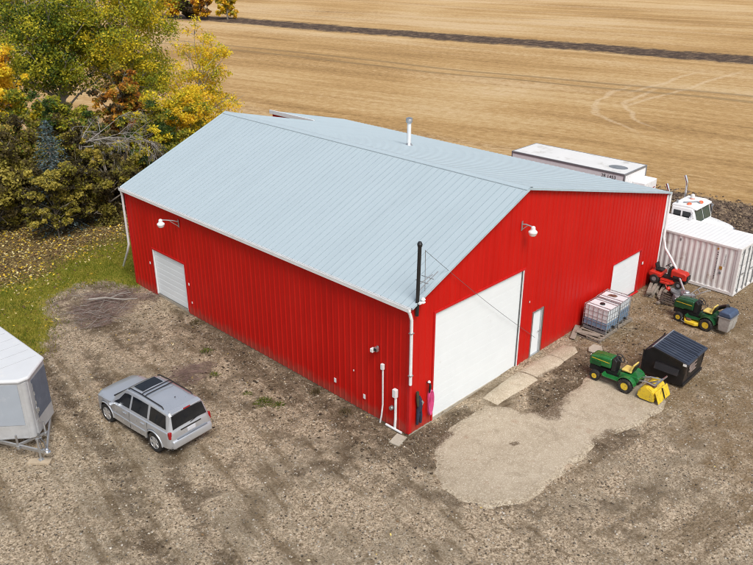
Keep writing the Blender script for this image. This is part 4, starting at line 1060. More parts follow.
# cab
mb = MB(); mb.prism([(.20, 1.1), (.20, 2.88), (-.92, 2.92), (-1.20, 2.16), (-1.26, 1.1)], -.98, .98, 'x'); cab = mb.build('cab', M_truck, tk, bevel=.07, seg=3, smooth=True)
mb = MB(); mb.prism([(.24, 2.86), (.20, 2.98), (-.75, 3.02), (-1.10, 2.93), (-1.12, 2.86)], -.94, .94, 'x'); rf = mb.build('roof', M_truck, tk, bevel=.06, seg=3, smooth=True)
def lerp3(a, b, t): return tuple(a[i]+(b[i]-a[i])*t for i in range(3))
ang = math.atan2(.28, .76)
for x0, x1 in ((-.84, -.03), (.03, .84)):
    mb = MB(); P = lambda x, t: (x, -.93-.275*t-.012, 2.90-.74*t)
    mb.add([P(x0, .12), P(x1, .12), P(x1, .96), P(x0, .96)], [(0, 1, 2, 3)]); mb.build('windshield', mat('windscreen_glass', (.03, .06, .055), .1, 0, .2, spec=.7) if 'windscreen_glass' not in MATS else MATS['windscreen_glass'], tk)
for sd_ in (-1, 1):
    mb = MB(); x = sd_*.992
    mb.add([(x, .06, 2.10), (x, .06, 2.70), (x, -.84, 2.72), (x, -1.04, 2.10)], [(0, 1, 2, 3)]); mb.build('side_window', M_glass, tk)
    mb = MB(); mb.box(min(x, x+sd_*.012), max(x, x+sd_*.012), -.42, -.34, 2.1, 2.71); mb.build('window_post', M_truck, cab)
    mb = MB(); mb.tube([(sd_*1.0, -.95, 2.0), (sd_*1.32, -1.02, 2.05), (sd_*1.32, -1.02, 2.7), (sd_*1.0, -.95, 2.75)], .022, 8); mb.box(sd_*1.32-.10, sd_*1.32+.10, -1.07, -.97, 2.14, 2.62); mb.build('mirror', M_chrome, tk, bevel=.01)
    # exhaust stack with a turned-out top
    sx = sd_*1.08
    mb = MB(); mb.tube([(sx, .42, .9), (sx, .42, 2.2)], .115, 14); mb.tube([(sx, .42, 2.2), (sx, .42, 3.45), (sx, .44, 3.62), (sx, .60, 3.98)], .072, 14); mb.build('exhaust_stack', M_chrome, tk, smooth=True)
    mb = MB(); mb.lathe([(.125, 1.2), (.125, 2.15)], 14, Matrix.Translation((sx, .42, 0))); mb.build('heat_shield', M_steel, tk, smooth=True)
mb = MB()   # hood, tapering to the nose
V = []
for (y, hw, zt, zs, zl) in ((-1.24, .96, 2.18, 1.98, 1.0), (-1.7, .90, 2.14, 1.95, .95), (-2.3, .80, 2.06, 1.88, .9), (-2.55, .76, 1.98, 1.80, .9)):
    V += [(-hw, y, zl), (-hw, y, zs), (-hw*.72, y, zt), (0, y, zt+.05), (hw*.72, y, zt), (hw, y, zs), (hw, y, zl)]
Fh = [(i*7+k, i*7+k+1, (i+1)*7+k+1, (i+1)*7+k) for i in range(3) for k in range(6)]+[tuple(range(21, 28))]
mb.add(V, Fh); mb.build('hood', M_truck, tk, bevel=.05, seg=3, smooth=True)
mb = MB(); mb.box(-.62, .62, -2.60, -2.552, .95, 1.82); mb.build('grille', M_black, tk)
mb = MB(); mb.box(-.66, .66, -2.62, -2.555, 1.825, 1.9); mb.box(-.66, -.622, -2.62, -2.555, .95, 1.82); mb.box(.622, .66, -2.62, -2.555, .95, 1.82); mb.build('grille_surround', M_chrome, tk)
mb = MB(); mb.box(-1.15, 1.15, -2.85, -2.64, .45, .85); mb.build('front_bumper', M_chrome, tk, bevel=.03)
for sd_ in (-1, 1):
    mb = MB(); prof = []
    for k in range(11):
        t = PI*k/10; prof.append((-1.95+.66*math.cos(t), .70+.66*math.sin(t)))
    for k in range(10, -1, -1):
        t = PI*k/10; prof.append((-1.95+.60*math.cos(t), .70+.60*math.sin(t)))
    mb.prism(prof, sd_*.82, sd_*1.18, 'x'); mb.build('fender', M_truck, tk)
    mb = MB(); mb.box(sd_*.90-.13, sd_*.90+.13, -2.5, -2.3, 1.45, 1.62); mb.build('headlight', M_lampglass, tk, bevel=.02)
    for c in (-1.95, 1.0):
        Mw = Matrix.Translation((sd_*1.0, c, .50)) @ Matrix.Rotation(R(90*sd_), 4, 'Y')
        wh = MB(); wh.lathe([(.29, -.16), (.46, -.16), (.5, -.1), (.5, .1), (.46, .16), (.29, .15)], 26, Mw, closed=True); wh = wh.build('wheel', M_rubber, tk, smooth=True)
        rm = MB(); rm.lathe([(.29, .14), (.2, .05), (.1, .12), (.001, .12)], 20, Mw); rm.build('rim', M_rim, wh, smooth=True)
mb = MB(); mb.box(-.45, .45, -2.5, 2.2, .6, .9); mb.box(-1.1, -.6, -.9, .2, .5, .95); mb.box(.6, 1.1, -.9, .2, .5, .95); mb.build('chassis', M_black, tk)
for (x, y) in ((-.62, -.55), (.1, -.85)):
    mb = MB(); mb.lathe([(.11, 0), (.12, .02), (.09, .09), (.001, .11)], 14, Matrix.Translation((x, y, 2.99)) @ Matrix.Scale(1.5, 4, (1, 0, 0))); mb.build('marker_light', M_amber, tk, smooth=True)
mb = MB(); mb.lathe([(.12, 0), (.12, .08), (.10, .22), (.05, .26), (.001, .27)], 14, Matrix.Translation((.42, -.25, 3.0))); mb.build('beacon', M_lampglass, tk, smooth=True)
mb = MB(); mb.lathe([(.125, .0), (.125, .05)], 14, Matrix.Translation((.42, -.25, 2.99))); mb.build('beacon_base', M_amber, tk, smooth=True)
mb = MB(); mb.tube([(-.55, -.2, 3.03), (-.5, -.35, 3.06), (-.05, -.75, 3.07)], .028, 8); mb.lathe([(.03, 0), (.085, .18)], 12, Matrix.Translation((-.05, -.72, 3.07)) @ Matrix.Rotation(R(125), 4, 'X')); mb.tube([(-.7, .05, 3.0), (-.72, .05, 3.14)], .05, 8); mb.build('air_horn', M_greyrail, tk, smooth=True)

# ================================================================== LIQUID TOTES AND PALLETS BY THE WALL
def make_tote(loc, rz, label, fill, lidc):
    t = thing('liquid_tote', label, 'tote tank', loc, rz, 'caged liquid totes')
    X, Y_, z0, z1 = .47, .55, .16, 1.10
    mb = MB(); mb.box(-X, X, -Y_, Y_, z0+fill*(z1-z0)+.002, z1); tank = mb.build('tank', M_tote, t, bevel=.045, seg=3)
    mb = MB(); mb.box(-X, X, -Y_, Y_, z0, z0+fill*(z1-z0)); mb.build('filled_tank', M_toteblue, t, bevel=.03)
    mb = MB(); mb.lathe([(.11, z1-.005), (.11, z1+.035), (.10, z1+.05), (.001, z1+.05)], 18); mb.build('lid', lidc, tank, smooth=True)
    mb = MB()
    for x in (-.18, .18): mb.box(x-.045, x+.045, -Y_+.03, Y_-.03, z1-.01, z1+.012)
    mb.build('tank_rib', M_tote, tank, bevel=.01)
    cg = MB(); r = .011
    gx_, gy_ = X+.02, Y_+.02
    for k in range(5):
        z = z0+.05+(z1-z0-.03)*k/4
        cg.tube([(-gx_, -gy_, z), (gx_, -gy_, z), (gx_, gy_, z), (-gx_, gy_, z), (-gx_, -gy_, z)], r if k < 4 else .017, 6, caps=False)
    for k in range(6):
        x = -gx_+2*gx_*k/5
        for y in (-gy_-.004, gy_+.004): cg.tube([(x, y, z0-.02), (x, y, z1+.03)], r, 6)
        y = -gy_+2*gy_*k/5
        for x2 in (-gx_-.004, gx_+.004): cg.tube([(x2, y, z0-.02), (x2, y, z1+.03)], r, 6)
    for x in (-.28, .28): cg.tube([(x, -gy_, z1+.025), (x, gy_, z1+.025)], .014, 6)
    cg.build('cage', M_steel, t)
    pb = MB()
    for x in (-.42, 0, .42): pb.box(x-.06, x+.06, -Y_, Y_, .0, .10)
    for y in (-.48, 0, .48): pb.box(-X-.02, X+.02, y-.06, y+.06, .102, .13)
    pb.build('pallet_base', M_greyrail, t)
    vl = MB(); vl.cyl((-.0, -Y_-.02, .24), (0, -Y_-.10, .24), .05, 12); vl.build('valve', M_black, t, smooth=True)
    return t
def make_pallet(loc, rz, label, wx=1.2, wy=1.0, m=None, nb=7, group='old wooden pallets', tilt=(0, 0)):
    t = thing('wooden_pallet', label, 'pallet', loc, rz, group); t.rotation_euler = (tilt[0], tilt[1], rz)
    m = m or M_wood
    for y in (-wy/2+.05, 0, wy/2-.05):
        mb = MB(); mb.box(-wx/2, wx/2, y-.045, y+.045, .022, .115); mb.build('stringer', m, t, bevel=.004)
    mb = MB()
    for k in range(nb):
        x = -wx/2+.05+(wx-.1)*k/(nb-1); mb.box(x-.05, x+.05, -wy/2+rr.uniform(-.02, .02), wy/2+rr.uniform(-.02, .02), .117, .137)
    mb.build('deck', m, t, bevel=.003)
    mb = MB()
    for x in (-wx/2+.05, 0, wx/2-.05): mb.box(x-.05, x+.05, -wy/2, wy/2, 0, .02)
    mb.build('bottom_board', m, t)
    return t
make_pallet((11.10, -.86, 0.02), R(1), 'weathered grey pallet sticking out under the nearer liquid tote beside the wall', 1.55, 1.22)
make_pallet((12.68, -.82, 0.02), R(-2), 'weathered grey pallet under the liquid tote beside the right hand door', 1.2, 1.2)
make_tote((11.43, -.84, .165), R(-1), 'caged liquid tote with black cap and blue lower half, nearer the entry door', .34, M_black)
make_tote((12.50, -.80, .165), R(2), 'caged liquid tote with rust stained top beside the right hand door', .55, M_rust)
rs_ = MB(); 
for (x, y, a, b) in ((12.42, -.62, .22, .10), (12.58, -.76, .12, .16)): rs_.lathe([(1, 0), (.7, .004), (.001, .005)], 14, Matrix.Translation((x-12.5, y+.8, 1.103)) @ Matrix.Scale(a, 4, (1, 0, 0)) @ Matrix.Scale(b, 4, (0, 1, 0)))
ro = rs_.build('rust_stain', M_rust, bpy.data.objects['liquid_tote.001'])
for i, (x, y, z, L__, rz, lb) in enumerate(((10.35, -.28, .12, 1.1, 20, 'weathered grey board lying against the red wall left of the totes'), (10.55, -.80, .172, 1.0, -70, 'split grey board lying across the pallet end in front of the totes'))):
    mb = MB(); mb.box(-L__/2, L__/2, -.11, .11, -.02, .02); o = mb.build('wood_board', M_wood, None, bevel=.006); o.location = (x, y, z); o.rotation_euler = (R(4), R(-6 if i == 0 else 2), R(rz)); tag(o, lb, 'board', 'loose grey boards')
def chunk(poly, h, name, m, loc, rz, label, cat, tilt=(0, 0)):
    mb = MB(); mb.prism(poly, 0, h, 'z'); o = mb.build(name, m, None, bevel=.015); o.location = loc; o.rotation_euler = (tilt[0], tilt[1], rz); return tag(o, label, cat)
chunk([(-.38, -.2), (.1, -.28), (.42, -.12), (.36, .22), (-.05, .27), (-.34, .18)], .06, 'concrete_chunk', M_conc_piece, (9.75, -1.62, .0), R(10), 'flat broken concrete piece lying on dark soil beyond the walkway end', 'concrete piece', (R(2), R(3)))
lf_ = MB()
# ================================================================== DUMPSTER
dp = thing('front_load_dumpster', 'black steel dumpster with two sloping ribbed plastic lids on the bare ground', 'dumpster', (10.18, -4.72, .0), R(1.5))
DW = .88   # half width (x); local y: -.86 front (low) .. +.88 rear
PROF = [(-.78, .10), (.82, .10), (.84, 1.06), (.50, 1.335), (-.86, 1.08)]
mb = MB()
mb.prism(PROF, -DW, -DW+.03, 'x'); mb.prism(PROF, DW-.03, DW, 'x')
mb.box(-DW+.031, DW-.031, -.80, -.77, .11, 1.08); mb.box(-DW+.031, DW-.031, .79, .82, .11, 1.12); mb.box(-DW+.031, DW-.031, -.769, .789, .10, .13)
mb.add([(-DW+.031, .84, 1.065), (DW-.031, .84, 1.065), (DW-.031, .505, 1.335), (-DW+.031, .505, 1.335)], [(0, 1, 2, 3)])
body = mb.build('body', M_bin, dp, bevel=.008)
mb = MB()
for sd_ in (-1, 1):
    x = sd_*(DW+.025); mb.beam((x, -.88, 1.07), (x, .50, 1.335), .05, .07); mb.beam((x, .84, .10), (x, .84, 1.12), .05, .05)
mb.box(-DW, DW, -.85, -.802, 1.0, 1.09); mb.box(-DW-.03, DW+.03, -.84, -.802, .10, .22); mb.build('rim', M_bin, dp, bevel=.006)
for sd_ in (-1, 1):
    x = sd_*(DW+.002); mb = MB()
    mb.prism([(-.62, .56), (.32, .56), (.32, .80), (-.62, .80)], min(x, x+sd_*.20), max(x, x+sd_*.20), 'x')
    for v in range(len(mb.v)):
        px_, py_, pz_ = mb.v[v]
        if pz_ > .7 and abs(px_) > DW+.1: mb.v[v] = (px_-sd_*.10, py_, pz_)
    mb.build('fork_pocket', M_bin, dp, bevel=.012)
for k, (x0, x1) in enumerate(((-DW-.03, -.030), (.030, DW+.03))):
    Ml = Matrix.Translation((0, .50, 1.372)) @ Matrix.Rotation(math.atan2(.255, 1.36), 4, 'X')
    mb = MB(); mb.box(x0, x1, -1.42, .0, -.03, .0, Ml); lid = mb.build('lid', M_binlid, dp, bevel=.012)
    mb = MB(); n = 5
    for j in range(n):
        xx = x0+.09+(x1-x0-.18)*j/(n-1); mb.box(xx-.045, xx+.045, -1.36, -.05, .001, .030, Ml)
    mb.build('lid_rib', M_binlid, lid, bevel=.006)
    mb = MB(); mb.box(x0, x1, -1.445, -1.422, -.10, .005, Ml); mb.build('lid_lip', M_binlid, lid, bevel=.006)
mb = MB(); mb.cyl((-DW-.06, .52, 1.365), (DW+.06, .52, 1.365), .025, 10); mb.build('hinge_rod', M_steel, dp)
mb = MB(); mb.box(-.52, .30, -.812, -.803, .42, .92); sg_ = mb.build('sign_plate', M_black, dp)
mb = MB()
for j, (xa, xb, z) in enumerate(((-.46, .24, .82), (-.46, .05, .74), (-.40, .24, .66), (-.46, .10, .58), (-.3, .24, .50))):
    x = xa
    while x < xb:
        w_ = rr.uniform(.03, .07); mb.box(x, min(x+w_, xb), -.816, -.8125, z-.022, z+.022); x += w_+.018
mb.build('sign_print', mat('worn_sign_print', (.45, .36, .33), .6), sg_)
mb = MB(); mb.box(-.86, -.56, -.858, -.852, .98, 1.10); mb.box(-DW-.058, -DW-.052, -.86, -.72, 1.0, 1.10); mb.build('white_label', M_whitetrim, dp)
mb = MB(); mb.lathe([(.15, 0), (.13, .02), (.001, .025)], 16, Matrix.Translation((-.32, .675, 1.20)) @ Matrix.Rotation(R(-38.8), 4, 'X')); mb.build('faded_patch', mat('faded_purple', (.05, .02, .035), .6), dp, smooth=True)

# ================================================================== GARDEN TRACTORS (local +Y forward)
def wheel(parent, x, y, r, wid, rim_m, ang=0, lugs=True):
    sd_ = 1 if x > 0 else -1
    Mw = Matrix.Translation((x, y, r)) @ Matrix.Rotation(R(90*sd_), 4, 'Y')
    h = wid/2
    wh = MB(); wh.lathe([(r*.52, -h*.9), (r*.86, -h), (r*.97, -h*.75), (r, -h*.3), (r, h*.3), (r*.97, h*.75), (r*.86, h), (r*.52, h*.9)], 26, Mw, closed=True)
    if lugs:
        for k in range(18):
            t = 2*PI*k/18
            for s_ in (-1, 1):
                a = Mw @ Vector((r*.98*math.cos(t), r*.98*math.sin(t), s_*h*.85)); b = Mw @ Vector((r*1.005*math.cos(t+.16), r*1.005*math.sin(t+.16), s_*h*.1))
                wh.beam(a, b, .022, .03)
    o = wh.build('wheel', M_rubber, parent, smooth=True)
    rm = MB(); rm.lathe([(r*.53, h*.86), (r*.48, h*.9), (r*.45, h*.25), (r*.18, h*.2), (r*.16, h*.55), (.001, h*.55)], 22, Mw); rm.build('rim', rim_m, o, smooth=True)
    hb = MB(); hb.lathe([(r*.13, h*.56), (r*.12, h*.8), (.001, h*.82)], 12, Mw)
    for k in range(5): hb.lathe([(r*.035, h*.2), (r*.035, h*.36), (.001, h*.37)], 6, Mw @ Matrix.Translation((r*.3*math.cos(k*1.257), r*.3*math.sin(k*1.257), 0)))
    hb.build('hub', M_black, o)
    return o
def build_tractor(loc, rz, label, tone, tiller=False, bagger=False, deck=False):
    t = thing('garden_tractor', label, 'garden tractor', loc, rz)
    P, D = tone, M_greendark
    # hood: long rounded nose
    mb = MB(); mb.prism([(.10, .60), (.60, .56), (.98, .50), (1.00, .58), (.99, .86), (.93, .95), (.62, 1.0), (.10, 1.03)], -.25, .25, 'x'); mb.build('hood', P, t, bevel=.06, seg=4, smooth=True)
    mb = MB(); mb.prism([(.14, 1.025), (.16, 1.045), (.60, 1.02), (.86, .975), (.90, .955)], -.11, .11, 'x'); mb.build('hood_scoop', P, t, bevel=.012)
    mb = MB(); mb.tube([(.20, .46, .98), (.20, .46, 1.05)], .03, 8); mb.tube([(.275, .78, .52), (.30, .84, .42), (.30, .90, .40)], .022, 8); mb.build('exhaust', M_rust, t)
    mb = MB(); mb.box(-.258, -.252, .16, .90, .82, .845); mb.box(.252, .258, .16, .90, .82, .845); mb.build('hood_stripe', M_yellow, t)
    mb = MB(); mb.box(-.20, .20, 1.002, 1.014, .56, .86); mb.build('grille', M_black, t)
    for sd_ in (-1, 1):
        mb = MB(); mb.box(sd_*.254-.004, sd_*.254+.004, .50, .90, .56, .74); mb.build('side_vent', M_greendark, t)
        mb = MB(); mb.box(sd_*.13-.05, sd_*.13+.05, 1.002, 1.022, .80, .88); mb.build('headlight', M_lampglass, t, bevel=.01)
    mb = MB(); mb.box(-.19, .19, -.95, .98, .28, .50); mb.box(-.30, .30, .52, .72, .20, .28); mb.build('chassis', M_black, t)
    # dash and steering wheel
    mb = MB(); mb.prism([(-.08, .52), (.10, .50), (.10, 1.03), (.0, 1.06), (-.10, .96)], -.21, .21, 'x'); mb.build('dash', M_black, t, bevel=.03)
    Ms = Matrix.Translation((0, -.14, 1.08)) @ Matrix.Rotation(R(38), 4, 'X')
    mb = MB(); mb.tube([tuple(Ms @ Vector((.18*math.cos(2*PI*k/20), .18*math.sin(2*PI*k/20), 0))) for k in range(21)], .018, 7, caps=False)
    for a in (0, 2.1, 4.2): mb.beam(Ms @ Vector((0, 0, 0)), Ms @ Vector((.17*math.cos(a), .17*math.sin(a), 0)), .03, .015)
    mb.tube([Ms @ Vector((0, 0, 0)), (0, 0, .95)], .025, 8); mb.build('steering_wheel', M_black, t, smooth=True)
    # foot boards, fender deck
    for sd_ in (-1, 1):
        mb = MB(); mb.prism([(-.36, .34), (.30, .32), (.34, .42), (.30, .44), (.24, .36), (-.30, .39)], sd_*.22, sd_*.47, 'x'); mb.build('footboard', P, t, bevel=.01)
        mb = MB(); pts = []
        for k in range(9):
            a = R(168)-R(150)*k/8; pts.append((-.66+.36*math.cos(a), .30+.36*math.sin(a)))
        inn = [(-.66+(y+.66)*.90, .30+(z-.30)*.90) for y, z in pts[::-1]]
        mb.prism(pts+inn, sd_*.26, sd_*.50, 'x'); mb.build('fender', P, t, bevel=.012)
    mb = MB(); mb.prism([(-.26, .40), (-.30, .64), (-1.02, .68), (-1.06, .60), (-1.02, .44)], -.259, .259, 'x'); mb.build('rear_deck', P, t, bevel=.03, seg=3)
    mb = MB(); mb.prism([(-.16, .46), (-.27, .44), (-.31, .66), (-.22, .66)], -.20, .20, 'x'); mb.build('tunnel', D, t)
    st_ = MB(); st_.box(-.22, .22, -.72, -.32, .715, .80); seat = st_.build('seat', M_seat, t, bevel=.035, seg=3)
    mb = MB(); mb.prism([(-.70, .78), (-.62, .80), (-.74, 1.10), (-.80, 1.09)], -.21, .21, 'x'); mb.build('backrest', M_seat, t, bevel=.03, seg=3)
    mb = MB(); mb.box(-.12, .12, -.65, -.38, .66, .714); mb.prism([(-.735, .72), (-.71, .74), (-.83, 1.06), (-.86, 1.05)], -.17, .17, 'x'); mb.build('seat_mount', M_black, t)
    for sd_ in (-1, 1):
        wheel(t, sd_*.40, .62, .205, .16, M_yellow)
        wheel(t, sd_*.43, -.66, .285, .25, M_yellow)
        mb = MB(); mb.cyl((sd_*.1, .62, .205), (sd_*.36, .62, .205), .03, 8); mb.build('axle', M_black, t)
    mb = MB(); mb.tube([(.26, -.32, .55), (.32, -.28, .80)], .012, 6); mb.lathe([(.001, .03), (.025, .0), (.001, -.03)], 8, Matrix.Translation((.32, -.28, .82))); mb.build('lever', M_black, t)
    if deck:
        mb = MB(); mb.prism([(-.58, -.30), (-.46, -.42), (.40, -.42), (.52, -.1), (.40, .30), (-.20, .36), (-.56, .18)], .12, .26, 'z'); md_ = mb.build('mower_deck', M_yellow, t, bevel=.03, seg=3)
        for o in (md_,): o.location = (-.08, .06, 0)
        mb = MB(); mb.lathe([(.11, .26), (.11, .33), (.06, .34), (.001, .34)], 14, Matrix.Translation((-.40, .05, 0))); mb.build('spindle_cover', M_rust, md_)
        mb = MB(); mb.tube([(-.42, .32, .28), (-.60, .30, .22), (-.62, .1, .2)], .016, 6); mb.build('deck_bar', M_steel, md_)
    if tiller:
        # rear tiller: rounded tine shield, hinged flap in two panels, lift arms
        mb = MB(); pr = []
        for k in range(9):
            a = R(200)-R(190)*k/8; pr.append((-1.50+.30*math.cos(a)*1.05, .24+.34*math.sin(a)))
        mb.prism([(-1.83, .12)]+pr+[(-1.18, .14), (-1.22, .12), (-1.24, .2)]+[(-1.50+(y+1.50)*.9, .22+(z-.24)*.9) for y, z in pr[::-1]]+[(-1.80, .12)], -.48, .48, 'x')
        tl = mb.build('tiller', M_yellow, t, bevel=.008)
        for sd_ in (-1, 1):
            mb = MB(); mb.prism([(-1.84, .10), (-1.72, .46), (-1.50, .56), (-1.26, .44), (-1.18, .14), (-1.3, .06), (-1.7, .06)], sd_*.482, sd_*.505, 'x'); mb.build('end_plate', M_yellow, tl, bevel=.005)
        for (x0, x1) in ((-.49, -.01), (.02, .49)):
            mb = MB(); mb.prism([(-1.86, .46), (-1.83, .48), (-2.0, .08), (-2.03, .07)], x0, x1, 'x'); mb.build('rear_flap', M_yellow, tl, bevel=.008)
        mb = MB(); mb.beam((.0, -1.88, .50), (.0, -2.03, .12), .045, .03); mb.build('flap_strap', M_black, tl)
        for sd_ in (-1, 1):
            mb = MB(); mb.tube([(sd_*.16, -1.0, .52), (sd_*.22, -1.3, .64), (sd_*.30, -1.72, .66)], .028, 8); mb.build('lift_arm', M_steel, tl, smooth=True)
        mb = MB(); mb.beam((-.12, -1.40, .57), (-.12, -1.75, .80), .05, .05); mb.beam((.3, -1.72, .66), (.40, -1.84, .82), .05, .04); mb.beam((-.30, -1.70, .66), (.34, -1.74, .68), .05, .06); mb.build('crossbar', M_steel, tl)
        mb = MB(); mb.box(-.30, -.12, -1.74, -1.36, .565, .60); mb.build('chain_case', M_rust, tl, bevel=.01)
        mb = MB(); mb.cyl((-.45, -1.5, .2), (.45, -1.5, .2), .05, 10)
        for k in range(7):
            x = -.40+.13*k
            for a in (0, 1.57, 3.14, 4.71): mb.beam((x, -1.5, .2), (x, -1.5+.17*math.cos(a+k*.4), .2+.17*math.sin(a+k*.4)), .02, .04)
        mb.build('tines', M_rust, tl)
    if bagger:
        mb = MB(); mb.prism([(-1.10, .86), (-1.04, .98), (-1.16, 1.10), (-1.54, 1.09), (-1.62, .96), (-1.62, .87)], -.40, .40, 'x'); bg_ = mb.build('grass_bagger', M_bagger, t, bevel=.05, seg=3, smooth=True)
        mb = MB(); mb.box(-.42, .42, -1.64, -1.06, .815, .86); mb.build('bagger_frame', M_steel, bg_, bevel=.01)
        for sd_ in (-1, 1):
            mb = MB(); V = []
            for (z, k) in ((.813, .9), (.5, .86), (.22, .72), (.16, .60)):
                for (x, y) in ((-.21, -.29), (.21, -.29), (.21, .29), (-.21, .29)): V.append((sd_*.205+x*k, -1.36+y*k, z))
            mb.add(V, [(4*i+j, 4*i+(j+1) % 4, 4*i+4+(j+1) % 4, 4*i+4+j) for i in range(3) for j in range(4)]+[(12, 13, 14, 15)]); mb.build('bag', M_bag, bg_, bevel=.03)
        mb = MB(); mb.tube([(-.32, -1.04, .5), (-.40, -1.08, .88)], .02, 6); mb.tube([(.32, -1.04, .5), (.40, -1.08, .88)], .02, 6); mb.build('bagger_arm', M_black, bg_)
        mb = MB(); mb.tube([(.50, .2, .26), (.58, -.35, .50), (.56, -.8, .85), (.40, -1.1, 1.06), (.2, -1.2, 1.1)], [.09, .09, .09, .09, .09], 12); mb.build('chute', M_black, bg_, smooth=True)
    return t
build_tractor((7.99, -3.45, .03), R(1), 'green garden tractor with a yellow rear tiller parked on the concrete apron', M_greenp, tiller=True)
build_tractor((15.12, -3.50, 0), R(-2), 'dark green garden tractor with yellow mower deck and blue lidded grass bagger', M_greendark, bagger=True, deck=True)

# red riding mower up on the lumber pile beside the container (local +Y forward)
rm_ = thing('riding_mower', 'red riding mower with black seat parked on lumber between shed corner and container', 'riding mower', (17.62, -1.00, .33), R(183)); rm_.scale = (.90, .90, .90)
mb = MB(); mb.prism([(.12, .46), (.92, .40), (.98, .50), (.95, .74), (.86, .82), (.12, .90)], -.26, .26, 'x'); mb.build('hood', M_redp, rm_, bevel=.06, seg=3, smooth=True)
mb = MB(); mb.box(-.21, .21, .965, 1.03, .44, .68); mb.box(-.262, -.252, .25, .75, .46, .60); mb.box(.252, .262, .25, .75, .46, .60); mb.build('grille', M_black, rm_, bevel=.01)
mb = MB(); mb.prism([(-.30, .36), (-.34, .58), (-.95, .62), (-1.0, .52), (-.96, .36)], -.46, .46, 'x'); mb.build('fender_deck', M_redp, rm_, bevel=.04, seg=3)
mb = MB(); mb.box(-.22, .22, -.74, -.34, .64, .72); mb.prism([(-.72, .70), (-.64, .72), (-.74, 1.02), (-.82, 1.0)], -.21, .21, 'x'); mb.build('seat', M_black, rm_, bevel=.03, seg=3)
mb = MB(); mb.prism([(-.10, .40), (.12, .40), (.12, .92), (-.02, .94)], -.2, .2, 'x'); mb.box(-.18, .18, -.95, .95, .24, .42); mb.build('chassis', M_black, rm_)
Ms = Matrix.Translation((0, -.16, 1.02)) @ Matrix.Rotation(R(40), 4, 'X')
mb = MB(); mb.tube([tuple(Ms @ Vector((.17*math.cos(2*PI*k/18), .17*math.sin(2*PI*k/18), 0))) for k in range(19)], .018, 7, caps=False); mb.tube([Ms @ Vector((0, 0, 0)), (0, 0, .9)], .025, 8)
for a in (.3, 2.4, 4.5): mb.beam(Ms @ Vector((0, 0, 0)), Ms @ Vector((.16*math.cos(a), .16*math.sin(a), 0)), .03, .015)
mb.build('steering_wheel', M_black, rm_, smooth=True)
mb = MB(); mb.prism([(-.34, .26), (.28, .24), (.28, .28), (-.34, .30)], -.46, .46, 'x'); mb.build('footboard', M_redp, rm_, bevel=.01)
mb = MB(); mb.prism([(-.52, -.30), (.52, -.30), (.56, .1), (.30, .36), (-.40, .34), (-.56, .1)], .10, .23, 'z'); mb.build('mower_deck', M_redp, rm_, bevel=.03)
for sd_ in (-1, 1):
    wheel(rm_, sd_*.36, .66, .18, .14, M_greyrail); wheel(rm_, sd_*.40, -.64, .24, .22, M_greyrail)
# salvaged lumber: each piece a thing
plk = MB(); plk.box(-1.0, 1.0, -.075, .075, 0, .09); plk0 = plk.build('lumber_plank', M_wood, None, bevel=.008)
n_pl = 0
GL = 'weathered grey planks stacked by the shed corner'
for (x, y, z, rz, sc, lb) in (
    (17.15, -.42, .02, 14, 1.05, 'plank at the bottom of the lumber stack, nearest the red wall'),
    (17.20, -.66, .02, 11, 1.1, 'second plank from the wall at the bottom of the lumber stack'),
    (17.25, -.90, .02, 16, 1.0, 'middle bottom plank of the lumber stack by the shed corner'),
    (17.15, -.44, .115, 17, 1.1, 'grey plank in the second layer of lumber, closest to the wall'),
    (17.22, -.68, .115, 12, 1.1, 'grey plank in the second layer of lumber, middle of stack'),
    (17.3, -.92, .115, 15, 1.0, 'grey plank in the second layer, under the red mower'),
    (17.05, -.40, .21, 19, 1.15, 'top plank of the lumber stack, closest to the red wall'),
    (17.12, -.60, .21, 15, 1.1, 'top plank of the stack beside the mower wheels, long and pale'),
    (17.5, -1.2, .21, 6, .9, 'short plank carrying the front wheels of the red mower'),
    (16.55, -1.05, .03, 35, .55, 'short plank lying loose at the near end of the stack'),
    (16.35, -1.55, .03, -8, .75, 'grey plank lying flat on the ground in front of the dark pallet')):
    o = plk0 if n_pl == 0 else plk0.copy()
    if n_pl: col.objects.link(o)
    o.location = (x, y, z); o.rotation_euler = (R(rr.uniform(-3, 3)), R(rr.uniform(-2, 2)), R(rz)); o.scale = (sc, 1, 1)
    tag(o, 'weathered grey '+lb.replace('grey ', ''), 'plank', GL); n_pl += 1
make_pallet((16.45, -1.75, .02), R(20), 'dark brown slatted pallet leaning in front of the lumber stack', 1.15, 1.0, M_darkwood, 6, 'old wooden pallets', (R(12), R(-6)))
# small engine-powered walk-behind machine, grey
wk = thing('walk_behind_tiller', 'small grey walk behind machine with handlebars beside the dark pallet', 'garden machine', (16.72, -2.28, .0), R(40))
mb = MB(); mb.box(-.20, .20, -.16, .20, .28, .52); mb.lathe([(.15, .52), (.16, .56), (.12, .62), (.001, .63)], 16); mb.build('engine', M_steel, wk, bevel=.02)
mb = MB(); mb.lathe([(.10, -.06), (.10, .06)], 14, Matrix.Translation((.24, .05, .46)) @ Matrix.Rotation(R(90), 4, 'Y')); mb.box(-.14, .14, -.40, -.16, .34, .44); mb.build('muffler', M_greyrail, wk)
mb = MB()
for sd_ in (-1, 1): mb.tube([(sd_*.14, -.1, .30), (sd_*.22, -.55, .62), (sd_*.27, -.85, .78), (sd_*.27, -.98, .78)], .02, 8)
mb.beam((-.22, -.55, .62), (.22, -.55, .62), .03, .03); mb.build('handlebar', M_steel, wk, smooth=True)
for sd_ in (-1, 1): wheel(wk, sd_*.26, .0, .20, .12, M_greyrail)
mb = MB(); mb.prism([(.20, .10), (.22, .36), (.50, .36), (.56, .10)], -.26, .26, 'x'); mb.build('hood', M_greyrail, wk, bevel=.02)
